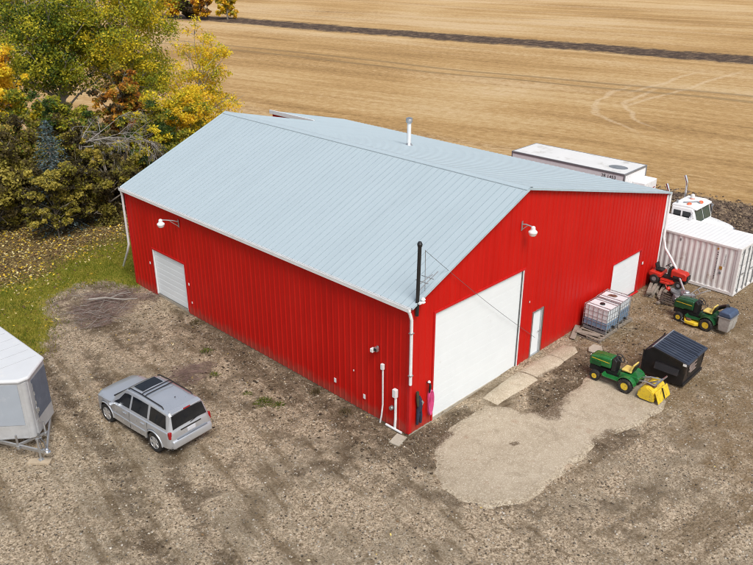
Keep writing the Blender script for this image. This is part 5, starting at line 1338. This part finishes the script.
rt = MB(); rt.lathe([(.09, 0), (.10, .02), (.10, .2), (.06, .24), (.04, .28), (.001, .285)], 16); rt.tube([(.10, 0, .18), (.16, 0, .24), (.2, 0, .3)], .02, 8)
rt = rt.build('fuel_can', M_redp, None, smooth=True); rt.location = (16.95, -1.30, .17); rt.rotation_euler = (R(3), 0, R(70)); tag(rt, 'small red fuel can set on the lumber in front of the red mower', 'fuel can')
tb = MB(); tb.lathe([(.001, 0), (.30, .02), (.36, .08), (.37, .15), (.35, .145), (.29, .05), (.001, .035)], 22, Matrix.Scale(1.35, 4, (1, 0, 0))); tb = tb.build('metal_tub', M_greyrail, None, smooth=True); tb.location = (16.98, -1.78, .20); tb.rotation_euler = (R(8), R(6), R(30)); tag(tb, 'shallow grey metal tub lying on the dark pallet below the mower', 'tub')

# ================================================================== LOOSE GROUND COVER (stuff)
def scatter_octa(n, xs, ys, s0, s1, cols, name, keep, flat=.6, parent=None):
    x = rng.uniform(xs[0], xs[1], n); y = rng.uniform(ys[0], ys[1], n)
    k = keep(x, y) > rng.random(n); x, y = x[k], y[k]; n = len(x)
    s = s0+(s1-s0)*rng.random(n)**3
    base = np.array([(1, 0, 0), (0, 1, 0), (-1, 0, 0), (0, -1, 0), (0, 0, 1), (0, 0, -1)], float)
    V = base[None]*(s[:, None, None])*(.6+.8*rng.random((n, 6, 1)))
    a = rng.uniform(0, 2*PI, n); ca, sa = np.cos(a)[:, None], np.sin(a)[:, None]
    vx = V[..., 0]*ca-V[..., 1]*sa; vy = V[..., 0]*sa+V[..., 1]*ca; vz = V[..., 2]*flat
    tx = rng.uniform(-.35, .35, (n, 1)); vz = vz+vx*tx
    z = ground_z(x, y)
    P = np.stack([vx+x[:, None], vy+y[:, None], vz+z[:, None]+(s*.12)[:, None]], -1).reshape(-1, 3)
    T = np.array([(0, 1, 4), (1, 2, 4), (2, 3, 4), (3, 0, 4), (1, 0, 5), (2, 1, 5), (3, 2, 5), (0, 3, 5)])
    F_ = (np.arange(n)[:, None, None]*6+T[None]).reshape(-1, 3)
    c = np.array(cols)[rng.integers(0, len(cols), n)]*(.7+.6*rng.random((n, 1)))
    return np_mesh(name, P, F_, M_stone, {'leafcol': np.repeat(np.clip(c, 0, .9), 6, 0)}, parent)
slab_m = lambda x, y: np.clip((np.where(in_poly(x, y, APRON), 1, -1)*seg_dist(x, y, APRON+[APRON[0]])+.1)/1.0, 0, 1)
inside = lambda x, y: ((x > -.15) & (x < W_+.15) & (y > -.1) & (y < L_+.2))
def keep_gravel(x, y):
    k = 1-.94*slab_m(x, y)
    k = k*(1-soft(GRASS, x, y, .6))*(1-soft(LITTER, x, y, .6))
    k = np.where(inside(x, y) | (x > 29), 0, k)
    k = np.where((y > -1.45) & (y < .1) & (x > 3.2) & (x < 9.6), k*.12, k)
    vis = np.clip(1.25-np.hypot(x+17, y+15)/75, .2, 1)
    return k*vis
GCOL = [(.36, .32, .26), (.44, .40, .33), (.28, .24, .19), (.16, .13, .10), (.50, .46, .40), (.07, .055, .04), (.32, .27, .2), (.10, .085, .07)]
tag(scatter_octa(110000, (-15, 26), (-14, 21), .010, .045, GCOL, 'gravel', keep_gravel), kind='stuff')
# dark clods and crumbs in the dug band along the wall and wet places
def keep_clod(x, y):
    d = seg_dist(x, y, [(-.7, -.5), (-.9, 6), (-1.2, 14)])
    k = .9*(1-sstep(.3, 2.4, d))
    k = np.maximum(k, .5*(1-sstep(.2, .6, seg_dist(x, y, [(-6.6, 15.5), (-7.4, 10), (-8.0, 6), (-9.4, 0)]))))
    k = np.maximum(k, .7*(1-sstep(.2, 1.3, seg_dist(x, y, [(5.4, -1.9), (9.5, -2.0), (13, -2.3)]))))
    k = np.maximum(k, .5*(1-sstep(.4, 2.0, seg_dist(x, y, [(15.0, -1.6), (18.5, -3.8)]))))
    k = np.maximum(k, .6*(1-sstep(.5, 2.2, seg_dist(x, y, [(-3.3, 9), (-2.4, 5)]))))
    return np.where(inside(x, y), 0, k)*(1-slab_m(x, y)*.9)
tag(scatter_octa(30000, (-10, 20), (-5, 17), .015, .075, [(.06, .043, .027), (.11, .08, .05), (.18, .135, .085), (.045, .032, .022), (.28, .22, .15)], 'dirt', keep_clod, .55), kind='stuff')
def keep_field(x, y): return np.clip(soft([(27.6, 8), (32.8, 8), (33.6, 1), (33, -12), (27, -12), (26.4, -2)], x, y, 1.0), 0, 1)*.9
tag(scatter_octa(14000, (26, 35), (-12, 9), .03, .12, [(.08, .055, .042), (.14, .10, .075), (.26, .19, .12), (.06, .042, .032)], 'soil_clods_rubble', keep_field, .6), kind='stuff')

def scatter_flat(n, x, y, z, s0, s1, cols, name, m=None, tilt=.5):
    n = len(x); s = s0+(s1-s0)*rng.random(n)
    a = rng.uniform(0, 2*PI, n); q = np.array([(-1, -.55), (.1, -.75), (1, .5), (-.1, .75)])
    vx = (q[None, :, 0]*np.cos(a)[:, None]-q[None, :, 1]*np.sin(a)[:, None])*s[:, None]
    vy = (q[None, :, 0]*np.sin(a)[:, None]+q[None, :, 1]*np.cos(a)[:, None])*s[:, None]
    t1 = rng.uniform(-tilt, tilt, (n, 1)); t2 = rng.uniform(-tilt, tilt, (n, 1))
    vz = vx*t1+vy*t2; vz = vz-vz.min(1, keepdims=True)
    P = np.stack([vx+x[:, None], vy+y[:, None], vz+z[:, None]+.012], -1).reshape(-1, 3)
    c = np.array(cols)[rng.integers(0, len(cols), n)]*(.7+.6*rng.random((n, 1)))
    return np_mesh(name, P, np.arange(4*n).reshape(n, 4), m or M_litter, {'leafcol': np.repeat(np.clip(c, 0, .95), 4, 0)})
n = 190000; x = rng.uniform(-14, 24, n); y = rng.uniform(17, 48, n)
dens = soft(LITTER, x, y, 1.6)*.85*np.clip(fbm(x*.5, y*.5)*1.6-.2, .15, 1)+soft(GRASS, x, y, .6)*.13*np.clip(fbm(x*.6+9, y*.6)*2.2-.7, 0, 1)
k = (dens > rng.random(n)) & ~inside(x, y); x, y = x[k], y[k]
tag(scatter_flat(n, x, y, ground_z(x, y), .025, .08, [(.58, .42, .04), (.50, .32, .03), (.30, .18, .05), (.12, .075, .035), (.55, .46, .20), (.20, .12, .05), (.10, .06, .03), (.42, .36, .18)], 'fallen_leaves'), kind='stuff')
n = 1500; x = rng.uniform(-14, 26, n); y = rng.uniform(-10, 17, n); k = (keep_gravel(x, y)*(.25+.75*sstep(4, 12, y+x*.3)) > rng.random(n)); x, y = x[k], y[k]
tag(scatter_flat(n, x, y, ground_z(x, y), .02, .055, [(.5, .38, .12), (.3, .2, .08), (.16, .1, .05), (.55, .47, .3)], 'scattered_leaves'), kind='stuff')

# straw and twigs bits strewn on the ground (thin bars lying flat)
def strew(n, xy, L0, L1, wd, cols, name, zlift=.02, tilt=.25, m=None):
    x, y = xy; n = len(x); L_2 = (L0+(L1-L0)*rng.random(n)**1.6)/2
    a = rng.uniform(0, PI, n); t = rng.uniform(-tilt, tilt, n)
    d = np.stack([np.cos(a)*np.cos(t), np.sin(a)*np.cos(t), np.sin(t)], -1)
    p = np.stack([-np.sin(a), np.cos(a), np.zeros(n)], -1)*wd; u = np.cross(d, p)
    c0 = np.stack([x, y, ground_z(x, y)+zlift+np.abs(np.sin(t))*L_2], -1)
    A = c0-d*L_2[:, None]; B = c0+d*L_2[:, None]
    P = np.stack([A+p, A-p*.5+u*.8, A-p*.5-u*.8, B+p*.6, B-p*.3+u*.5, B-p*.3-u*.5], 1).reshape(-1, 3)
    T = np.array([(0, 1, 4, 3), (1, 2, 5, 4), (2, 0, 3, 5)])
    F_ = (np.arange(n)[:, None, None]*6+T[None]).reshape(-1, 4)
    c = np.array(cols)[rng.integers(0, len(cols), n)]*(.7+.6*rng.random((n, 1)))
    return np_mesh(name, P, F_, m or M_stone, {'leafcol': np.repeat(np.clip(c, 0, .9), 6, 0)})
n = 9000; x = rng.uniform(-7, 24, n); y = rng.uniform(-8, 17, n)
dn = np.maximum(.55*(1-sstep(.4, 3.0, seg_dist(x, y, [(-.9, 0), (-1.2, 15)]))), np.maximum(.5*(1-sstep(.5, 3, seg_dist(x, y, [(11, -2.6), (19, -4)]))), .05))
k = (dn > rng.random(n)) & ~inside(x, y) & (slab_m(x, y) < .3); x, y = x[k], y[k]
tag(strew(n, (x, y), .06, .45, .008, [(.40, .32, .2), (.3, .24, .16), (.12, .09, .06), (.5, .43, .32)], 'straw_debris'), kind='stuff')

# grass blades
n = 70000; x = rng.uniform(-13, 5, n); y = rng.uniform(14, 26, n)
k = (soft(GRASS, x, y, .8)*(.35+.9*fbm(x*.7, y*.7)) > rng.random(n)); x, y = x[k], y[k]; n = len(x)
h_ = rng.uniform(.05, .16, n)*(.6+.8*fbm(x*.6+3, y*.6)); a = rng.uniform(0, 2*PI, n); z = ground_z(x, y)
wv_ = .018
dx, dy = np.cos(a)*wv_, np.sin(a)*wv_
P = np.stack([np.stack([x-dx, y-dy, z-.01], -1), np.stack([x+dx, y+dy, z-.01], -1), np.stack([x+rng.uniform(-.06, .06, n), y+rng.uniform(-.06, .06, n), z+h_], -1)], 1).reshape(-1, 3)
gc = np.array([(.15, .195, .016), (.22, .235, .024), (.32, .285, .04), (.10, .145, .014), (.40, .32, .10)])
pick = np.clip((fbm(x*.45+5, y*.45)*5.2-.9+rng.uniform(-1, 1, n)).astype(int), 0, 4)
tag(np_mesh('grass', P, np.arange(3*n).reshape(n, 3), M_leaf, {'leafcol': np.repeat(gc[pick], 3, 0)}), kind='stuff')

# ================================================================== BRUSH PILE AND WEEDS
def make_twigs(n, rx, ry, hz, seed, r0=.006, r1=.022, L=(.5, 1.7)):
    r_ = random.Random(seed); mb = MB(); i = 0
    while i < n:
        a = r_.uniform(0, 2*PI); q = math.sqrt(r_.random()); x, y = rx*q*math.cos(a), ry*q*math.sin(a)
        dn = float(fbm(np.array(x*.9+seed*0+40), np.array(y*.9+12), 3))
        if dn+(.25-.5*q) < r_.uniform(.32, .62): continue
        i += 1
        h = hz*max(0, dn*1.6-.4)*(1-q*q*.7)*r_.random()*1.4+.01; l = r_.uniform(*L); b = r_.uniform(0, 2*PI); t = r_.uniform(-.10, .16)
        d = Vector((math.cos(b)*math.cos(t), math.sin(b)*math.cos(t), math.sin(t)))*l*.5; c = Vector((x, y, h+abs(d.z)))
        rad = r_.uniform(r0, r1); k = d.cross(Vector((0, 0, 1)))*r_.uniform(-.3, .3)
        mb.tube([c-d, c+k, c+d], [rad, rad*.85, rad*.4], 5)
    return mb
bp = thing('brush_pile', 'low flat patch of grey brown brush on the gravel edge left of the shed', 'brush pile', (-2.4, 17.3, gz(-2.4, 17.3)))
make_twigs(1000, 2.7, 2.3, .18, 3, .003, .009, (.2, 1.0)).build('branches', M_twig, bp)
make_twigs(190, 2.8, 2.4, .20, 4, .003, .010, (.2, 1.1)).build('bare_sticks', M_deadwood, bp)
make_twigs(12, 2.0, 1.7, .22, 6, .012, .022, (.8, 1.7)).build('thick_sticks', M_deadwood, bp)
bp2 = thing('brush_pile', 'small flattened heap of reddish brown twigs in the gravel between SUV and shed', 'brush pile', (-3.1, 9.1, gz(-3.1, 9.1)))
make_twigs(260, 1.2, .85, .08, 9, .003, .008, (.3, .8)).build('branches', M_twig, bp2)
lg = MB(); lg.tube([(0, 0, .05), (.7, .25, .10), (1.5, .3, .07), (2.1, .6, .05)], [.05, .045, .035, .02], 8); lg.tube([(.9, .27, .10), (1.3, .65, .2), (1.7, .8, .22)], [.025, .02, .01], 6)
lg = lg.build('fallen_branch', M_deadwood, None, smooth=True); lg.location = (-2.9, 17.6, gz(-3, 17)+.32); lg.rotation_euler = (0, R(4), R(-50)); tag(lg, 'long bare pale branch lying across the brush heap near the shed', 'branch')

def leaf_cloud(cl, n, size, pal, seed, droop=.0, shell=.55, shape=None, noise_amt=.9, aspect=.62):
    """cl: (cx,cy,cz,rx,ry,rz,weight) leaf clumps; returns P, F, colours"""
    g = np.random.default_rng(seed); cl = np.array(cl, float)
    wt_ = cl[:, 6]*cl[:, 3]*cl[:, 4]*cl[:, 5]; wt_ = wt_**.67; wt_ /= wt_.sum()
    # every clump breaks up into sprays with gaps between them
    sub = []; 
    for c in cl:
        m_ = max(5, int(9*c[6]*(c[3]*c[4]*c[5])**.5))
        d = g.normal(size=(m_, 3)); d /= np.linalg.norm(d, axis=1, keepdims=True)
        rr_ = g.uniform(.35, 1.0, (m_, 1))**.6
        p = c[:3]+d*rr_*c[3:6]; s = g.uniform(.24, .52, m_)*(c[3]*c[4]*c[5])**(1/3)
        hue = g.random(m_)
        for q in range(m_): sub.append((*p[q], s[q], hue[q], c[2]))
    sub = np.array(sub); ws = sub[:, 3]**2.2; ws /= ws.sum()
    pick = g.choice(len(sub), n, p=ws); S = sub[pick]
    d = g.normal(size=(n, 3)); d /= np.linalg.norm(d, axis=1, keepdims=True)
    pos = S[:, :3]+d*(g.random((n, 1))**(1/1.9))*S[:, 3:4]*np.array([1.15, 1.15, .8])
    pos[:, 2] = np.maximum(pos[:, 2]-droop*g.random(n), .05)
    nr = g.normal(size=(n, 3))*np.array([1, 1, .9])+np.array([-.4, -.45, 1.0]); nr /= np.linalg.norm(nr, axis=1, keepdims=True)
    t1 = np.cross(nr, g.normal(size=(n, 3))); t1 /= np.linalg.norm(t1, axis=1, keepdims=True); t2 = np.cross(nr, t1)
    sz = size*g.uniform(.55, 1.35, (n, 1))
    P = np.stack([pos-t1*sz, pos+t2*sz*aspect-nr*sz*.15, pos+t1*sz, pos-t2*sz*aspect-nr*sz*.15], 1).reshape(-1, 3)
    pal_ = np.array(pal); ncol = len(pal_)
    ci = np.clip(S[:, 4]*ncol+g.normal(size=n)*noise_amt, 0, ncol-1e-3).astype(int)
    c = pal_[ci]*g.uniform(1.0, 1.75, (n, 1))
    return P, np.arange(4*n).reshape(n, 4), np.repeat(np.clip(c, 0, .9), 4, 0), sub
def make_tree(name, label, cat, loc, cl, n, size, pal, seed, trunk_r=.16, trunk_top=None, m_b=None, twigs=40, group='trees and bushes beside the shed', lean=(0, 0), forks=None, shell=.5):
    t = thing(name, label, cat, (loc[0], loc[1], gzz(loc[0], loc[1])), 0, group)
    P, F_, c, sub = leaf_cloud(cl, n, size, pal, seed)
    np_mesh('crown', P, F_, M_leaf, {'leafcol': c}, t)
    r_ = random.Random(seed); mb = MB()
    top = trunk_top or max(q[2] for q in cl)*.8
    n_s = 7; tp = []
    for k in range(n_s+1):
        f = k/n_s; tp.append(Vector((lean[0]*f+r_.uniform(-.1, .1)*f, lean[1]*f+r_.uniform(-.1, .1)*f, top*f-.1)))
    mb.tube(tp, [trunk_r*(1.25 if k == 0 else 1-.78*k/n_s) for k in range(n_s+1)], 9)
    for q in cl:
        c_ = Vector(q[:3]); f = min(.85, max(.12, (c_.z-.35*(abs(c_.x)+abs(c_.y))*.6)/top*.75)); k = f*n_s; i = int(k)
        a = tp[i].lerp(tp[min(i+1, n_s)], k-i); mid = a.lerp(c_, .5)+Vector((r_.uniform(-.2, .2), r_.uniform(-.2, .2), r_.uniform(.0, .3)))
        rr0 = trunk_r*(1-.75*f)*.55
        mb.tube([a, mid, c_, c_+(c_-mid)*.5], [rr0, rr0*.7, rr0*.4, rr0*.12], 6)
    for k in range(twigs):
        s = sub[r_.randrange(len(sub))]; q = min(cl, key=lambda z: (z[0]-s[0])**2+(z[1]-s[1])**2+(z[2]-s[2])**2)
        a = Vector(q[:3]); b = Vector(s[:3]); b2 = b+(b-a).normalized()*s[3]*r_.uniform(.5, 1.2)+Vector((0, 0, .15))
        mb.tube([a.lerp(b, .1), b, b2], [.03, .018, .006], 5)
    mb.build('trunk', m_b or M_bark, t, smooth=True)
    return t
G_DK = (.028, .052, .009); G_MD = (.07, .115, .013); G_LT = (.14, .17, .016); OLV = (.20, .18, .02); YLG = (.28, .275, .018)
YEL = (.54, .42, .022); GLD = (.58, .36, .016); ORG = (.36, .15, .014); RST = (.20, .075, .014); BRN = (.075, .056, .018); DBR = (.032, .026, .011); TAN = (.30, .22, .09)
def clumps(spec, seed, n, wt_=1.0):
    """spec: envelope (cx,cy,cz,rx,ry,rz); n clumps inside it"""
    r_ = random.Random(seed); out = []
    cx_, cy_, cz_, rx, ry, rz = spec
    for k in range(n):
        for _ in range(20):
            u = [r_.uniform(-1, 1) for _ in range(3)]
            if sum(v*v for v in u) < 1: break
        s = r_.uniform(.28, .48)
        out.append((cx_+u[0]*rx*.85, cy_+u[1]*ry*.85, cz_+u[2]*rz*.85, rx*s, ry*s, rz*s, wt_))
    return out
# tall green poplar and its yellower neighbour, tops above the frame
make_tree('poplar_tree', 'tall broad green poplar with a pale trunk, taller than everything around it', 'tree', (8.2, 42.2), clumps((-.2, 0, 9.6, 4.9, 4.0, 4.2), 21, 34)+clumps((-1.4, .2, 6.6, 3.2, 2.6, 2.2), 22, 12)+clumps((1.6, -.6, 7.6, 2.8, 2.4, 2.4), 23, 9), 45000, .088, [G_DK, G_MD, G_LT, (.19, .21, .018), YLG, YLG, (.38, .33, .02)], 101, .24, 11.5, M_deadwood, 110)
make_tree('poplar_tree', 'tall yellow green poplar standing right of the broad green poplar', 'tree', (12.4, 39.8), clumps((.1, 0, 9.0, 4.3, 3.6, 4.6), 31, 32)+clumps((.6, -.5, 5.6, 3.3, 2.6, 2.0), 32, 12), 40000, .082, [G_LT, (.19, .21, .018), YLG, YLG, (.42, .36, .02), YEL, YEL], 102, .20, 12.0, M_deadwood, 110)
make_tree('slender_tree', 'slender gold leaved tree with bare lower branches at the roof corner', 'tree', (15.0, 36.4), clumps((1.0, -.8, 6.2, 2.5, 2.2, 3.7), 41, 20)+clumps((1.2, -1.0, 3.6, 3.2, 2.2, 2.0), 42, 16), 13500, .078, [YLG, YEL, YEL, YEL, GLD, (.64, .42, .04)], 103, .10, 8.8, M_deadwood, 90, lean=(1.3, -.9))
make_tree('yellow_tree', 'bright yellow orange tree cut by the left edge of the photo', 'tree', (2.2, 39.5), clumps((-.2, 0, 7.0, 2.5, 2.4, 3.0), 51, 16), 15000, .10, [YEL, GLD, GLD, (.60, .34, .02), ORG], 104, .16, 8.5)
make_tree('yellow_bush', 'yellow leaved bush low at the left edge beyond the green poplar', 'bush', (3.4, 36.4), clumps((0, 0, 4.2, 2.6, 2.3, 2.6), 52, 15), 14000, .095, [G_MD, OLV, YLG, YEL, GLD], 105, .12, 5.0)
make_tree('rust_tree', 'rust orange leaved small tree in front of the green poplars', 'tree', (8.5, 34.4), clumps((0, 0, 5.4, 2.4, 2.2, 2.3), 61, 15), 14000, .09, [DBR, BRN, RST, ORG, ORG, (.44, .23, .03), OLV], 106, .14, 6.2)
make_tree('dark_bush', 'dark green leafy tree below the poplars on their left side', 'bush', (5.0, 34.4), clumps((-.4, 0, 4.4, 2.7, 2.4, 2.6), 62, 16), 18000, .095, [G_DK, G_DK, G_MD, BRN, OLV, YLG], 107, .14, 5.4)
make_tree('olive_bush', 'olive green and yellow bush crowded against the rear corner of the shed roof', 'bush', (9.0, 29.8), clumps((-.6, .2, 3.3, 3.0, 2.4, 2.7), 71, 18), 20000, .09, [G_DK, G_MD, OLV, OLV, YLG, YEL], 108, .12, 4.6)
make_tree('olive_bush', 'gold and olive bush rising behind the roof edge below the slender gold tree', 'bush', (11.6, 31.8), clumps((0, 0, 3.4, 2.8, 2.3, 2.6), 72, 16), 14000, .08, [G_LT, OLV, YLG, YEL, YEL, GLD], 128, .12, 4.2)
make_tree('brown_bush', 'brown and gold bush left of the blue spruce', 'bush', (-1.6, 31.0), clumps((-.1, 0, 2.5, 3.0, 2.4, 2.6), 81, 22), 26000, .085, [DBR, BRN, BRN, (.13, .11, .025), OLV, (.30, .25, .05)], 109, .12, 4.2)
make_tree('brown_bush', 'tall olive brown bush behind the blue spruce', 'bush', (1.8, 32.4), clumps((0, 0, 4.0, 3.1, 2.2, 2.8), 82, 18), 21000, .09, [DBR, BRN, (.13, .10, .025), OLV, OLV, G_MD, (.30, .23, .05)], 110, .12, 5.0)
make_tree('brown_bush', 'brown leaved bush between the blue spruce and the shed corner', 'bush', (3.7, 27.8), clumps((-.2, 0, 2.2, 2.5, 2.0, 2.3), 83, 17), 19000, .082, [DBR, BRN, BRN, (.12, .11, .025), (.22, .18, .035), OLV], 111, .12, 3.8)
make_tree('brown_bush', 'dark brown bush behind the shed corner, under the dead branches', 'bush', (6.0, 30.4), clumps((0, 0, 2.8, 2.7, 2.2, 2.5), 84, 16), 17000, .088, [DBR, BRN, BRN, (.15, .11, .03), OLV, G_DK], 112, .12, 4.4)
make_tree('brown_bush', 'brown bush with yellow leaf tips in front of the blue spruce', 'bush', (.1, 27.2), clumps((.4, 0, 2.75, 2.2, 1.2, 1.6), 85, 20)+clumps((1.5, .1, 2.4, 1.3, 1.0, 1.5), 86, 8)+clumps((-1.1, .2, 2.1, 1.2, 1.0, 1.6), 88, 8)+clumps((.3, -.1, 1.15, 1.7, .9, .75), 91, 9), 25000, .08, [DBR, BRN, OLV, (.12, .11, .022), (.28, .23, .04), (.34, .28, .05)], 113, .05, 2.6)
make_tree('brown_bush', 'low brown bush at the left edge of the lawn, furthest left', 'bush', (-5.0, 31.0), clumps((0, 0, 2.2, 3.0, 2.4, 2.3), 87, 20), 20000, .085, [DBR, BRN, (.11, .10, .022), OLV, (.32, .26, .04)], 114, .12, 4.0)
make_tree('green_bush', 'dark green and yellow bush behind the brown bushes at the left edge', 'bush', (-.4, 35.4), clumps((0, 0, 4.0, 2.8, 2.2, 2.6), 89, 15), 15000, .09, [G_DK, G_MD, BRN, OLV, YLG, YEL], 115, .12, 5.0)

make_tree('brown_bush', 'gold tipped brown bush wrapped round the foot of the dead tree', 'bush', (2.4, 28.9), clumps((0, 0, 3.2, 1.7, 1.4, 1.9), 90, 13), 13000, .08, [DBR, BRN, OLV, (.30, .23, .04), (.36, .28, .05)], 116, .08, 3.6)
# blue spruce: whorls of drooping sprays
def make_spruce(loc, H, rad, seed):
    t = thing('blue_spruce', 'blue grey spruce with its top showing among brown and yellow bushes', 'spruce', (loc[0], loc[1], gzz(*loc)), 0, 'trees and bushes beside the shed')
    g = np.random.default_rng(seed); pos = []; dr = []; sz = []
    nl = 24
    for L in range(nl):
        f = L/(nl-1); z = .35+(H-.5)*f; r = rad*(1-f)**.72+.12; nb = int(13-7*f)
        for b in range(nb):
            a = 2*PI*b/nb+g.uniform(-.25, .25)+L*.7; rl = r*g.uniform(.75, 1.1); m_ = int(26*rl/rad)+10
            for q in range(m_):
                u = (q+g.random())/m_; p = np.array([math.cos(a)*rl*u, math.sin(a)*rl*u, z-.28*rl*u*u+.1*u])+g.normal(size=3)*np.array([.09, .09, .05])*(1.2-.4*u)
                d = np.array([math.cos(a+g.normal()*.7), math.sin(a+g.normal()*.7), g.normal()*.35-.1]); pos.append(p); dr.append(d/np.linalg.norm(d)); sz.append(g.uniform(.07, .15))
    pos = np.array(pos); dr = np.array(dr); sz = np.array(sz)[:, None]; n = len(pos)
    sd_ = np.cross(dr, g.normal(size=(n, 3))); sd_ /= np.linalg.norm(sd_, axis=1, keepdims=True)
    P = np.stack([pos-dr*sz*.5, pos+sd_*sz*.28, pos+dr*sz, pos-sd_*sz*.28], 1).reshape(-1, 3)
    c = np.array([(.10, .15, .155), (.15, .22, .23), (.06, .10, .105), (.22, .30, .31), (.04, .065, .06)])[g.integers(0, 5, n)]
    np_mesh('crown', P, np.arange(4*n).reshape(n, 4), M_leaf, {'leafcol': np.repeat(c, 4, 0)}, t)
    mb = MB(); mb.tube([(0, 0, -.1), (0, 0, H*.6), (0, 0, H-.1)], [.14, .07, .015], 8)
    for L in range(14):
        z = .5+(H-1)*L/13; r = rad*(1-L/13)**.72
        for b in range(6): a = b*1.047+L; mb.tube([(0, 0, z), (math.cos(a)*r*.8, math.sin(a)*r*.8, z-.2*r)], [.03, .008], 5)
    mb.build('trunk', M_bark, t, smooth=True); return t
make_spruce((.95, 28.5), 6.4, 1.9, 7)
# dead branches arching over the bushes
dt = thing('dead_tree', 'bare grey dead tree with arching tangled branches among the bushes', 'dead tree', (3.0, 29.9, 0), 0, 'trees and bushes beside the shed')
mb = MB(); r_ = random.Random(77)
mb.tube([(0, 0, -.1), (.2, -.1, 2.5), (.3, -.2, 4.6)], [.10, .08, .05], 8)
def branch(p, d, L, r, depth):
    pts = [Vector(p)]; d = Vector(d).normalized()
    for k in range(5):
        d = (d+Vector((r_.uniform(-.28, .28), r_.uniform(-.28, .28), r_.uniform(-.22, .10)-.06*depth))).normalized(); pts.append(pts[-1]+d*L/5)
    mb.tube(pts, [r*(1-.17*k) for k in range(6)], 6)
    if depth < 3:
        for k in range(5 if depth < 2 else 4):
            i = r_.randint(1, 4); e = (d+Vector((r_.uniform(-1, 1), r_.uniform(-1, 1), r_.uniform(-.5, .6)))).normalized(); branch(pts[i], e, L*r_.uniform(.4, .62), r*.55, depth+1)
for k, (d, L) in enumerate((((1, -.6, .55), 4.2), ((1, -.3, .75), 4.0), ((.9, -.75, .28), 4.4), ((.6, .1, .9), 2.6), ((1, -.4, .35), 3.4), ((.7, -.8, .1), 3.0))): branch((.25, -.15, 4.0+.08*k), d, L, .034, 0)
mb.build('branches', M_deadwood, dt, smooth=True)
# far bushes on the ploughed strip
for i, (px_, py_, hh, pal, lb) in enumerate((
    (79.2, 121.5, 5.6, [OLV, YEL, GLD, (.5, .3, .02)], 'golden far bush at the end of the ploughed strip, rightmost of the far clump'),
    (77.2, 125.5, 5.8, [BRN, RST, ORG, GLD], 'orange brown far bush second from the right in the far clump'),
    (75.4, 128.6, 5.2, [DBR, DBR, BRN, (.09, .06, .06)], 'dark bare far bush in the middle of the far clump'),
    (73.8, 131.8, 6.2, [BRN, ORG, ORG, GLD], 'orange far bush in the far clump, seen just right of the poplars'),
    (71.0, 136.0, 6.5, [G_DK, OLV, ORG, YEL], 'mixed yellow and green far bush partly behind the yellow green poplar'),
    (67.5, 142.0, 6.5, [BRN, ORG, YEL, OLV], 'far autumn bush seen through the top of the poplars'))):
    make_tree('autumn_bush', lb, 'bush', (px_, py_), clumps((0, 0, hh*.5, 2.6, 2.6, hh*.48), 200+i, 12), 4200, .26, pal, 220+i, .16, hh*.7, None, 14, 'far autumn bushes at the end of the ploughed strip')
# small green weeds in the gravel
def make_weed(loc, r, h, n, pal, seed, label):
    g = np.random.default_rng(seed); a = g.uniform(0, 2*PI, n); q = np.sqrt(g.random(n))*r; x = np.cos(a)*q; y = np.sin(a)*q
    hh = h*(1.15-q/r)*g.uniform(.5, 1, n); b = g.uniform(0, 2*PI, n); wv2 = .022
    P = np.stack([np.stack([x-np.cos(b)*wv2, y-np.sin(b)*wv2, 0*x], -1), np.stack([x+np.cos(b)*wv2, y+np.sin(b)*wv2, 0*x], -1), np.stack([x*1.5+g.normal(size=n)*.05, y*1.5+g.normal(size=n)*.05, hh], -1)], 1).reshape(-1, 3)
    o = np_mesh('weed_tuft', P, np.arange(3*n).reshape(n, 3), M_leaf, {'leafcol': np.repeat(np.array(pal)[g.integers(0, len(pal), n)], 3, 0)})
    o.location = (loc[0], loc[1], gzz(*loc)); return tag(o, label, 'weed', 'small weed tufts in the gravel')
WG = [(.10, .14, .015), (.06, .10, .012), (.18, .19, .03)]
WB = [(.16, .13, .06), (.10, .08, .04), (.22, .17, .09)]
make_weed((-2.25, 5.3), .30, .24, 130, WG, 1, 'largest green weed tuft in the gravel between SUV and shed')
make_weed((-1.95, 4.75), .20, .18, 70, WG, 2, 'smaller green weed tuft just beside the largest one, nearer the shed')
make_weed((-2.35, 8.3), .16, .16, 60, WG, 3, 'lone bright green weed tuft right of the reddish twig heap')
make_weed((-1.5, 10.1), .22, .2, 80, WG, 4, 'green weed tuft close to the red wall, farthest along it')
make_weed((-2.3, 6.2), .15, .15, 45, WG, 5, 'tiny green weed tuft level with the rear of the SUV')
make_weed((-.45, 4.4), .16, .55, 60, WB, 6, 'dry brown weed stalks against the red wall base')
make_weed((-.55, 2.6), .22, .30, 70, WB, 7, 'dry straw coloured weed clump against the red wall near the white conduits')
make_weed((-.35, 12.6), .25, .30, 80, WB, 8, 'dry weed clump at the red wall beside the side door')
print('OBJECTS', len(bpy.data.objects))
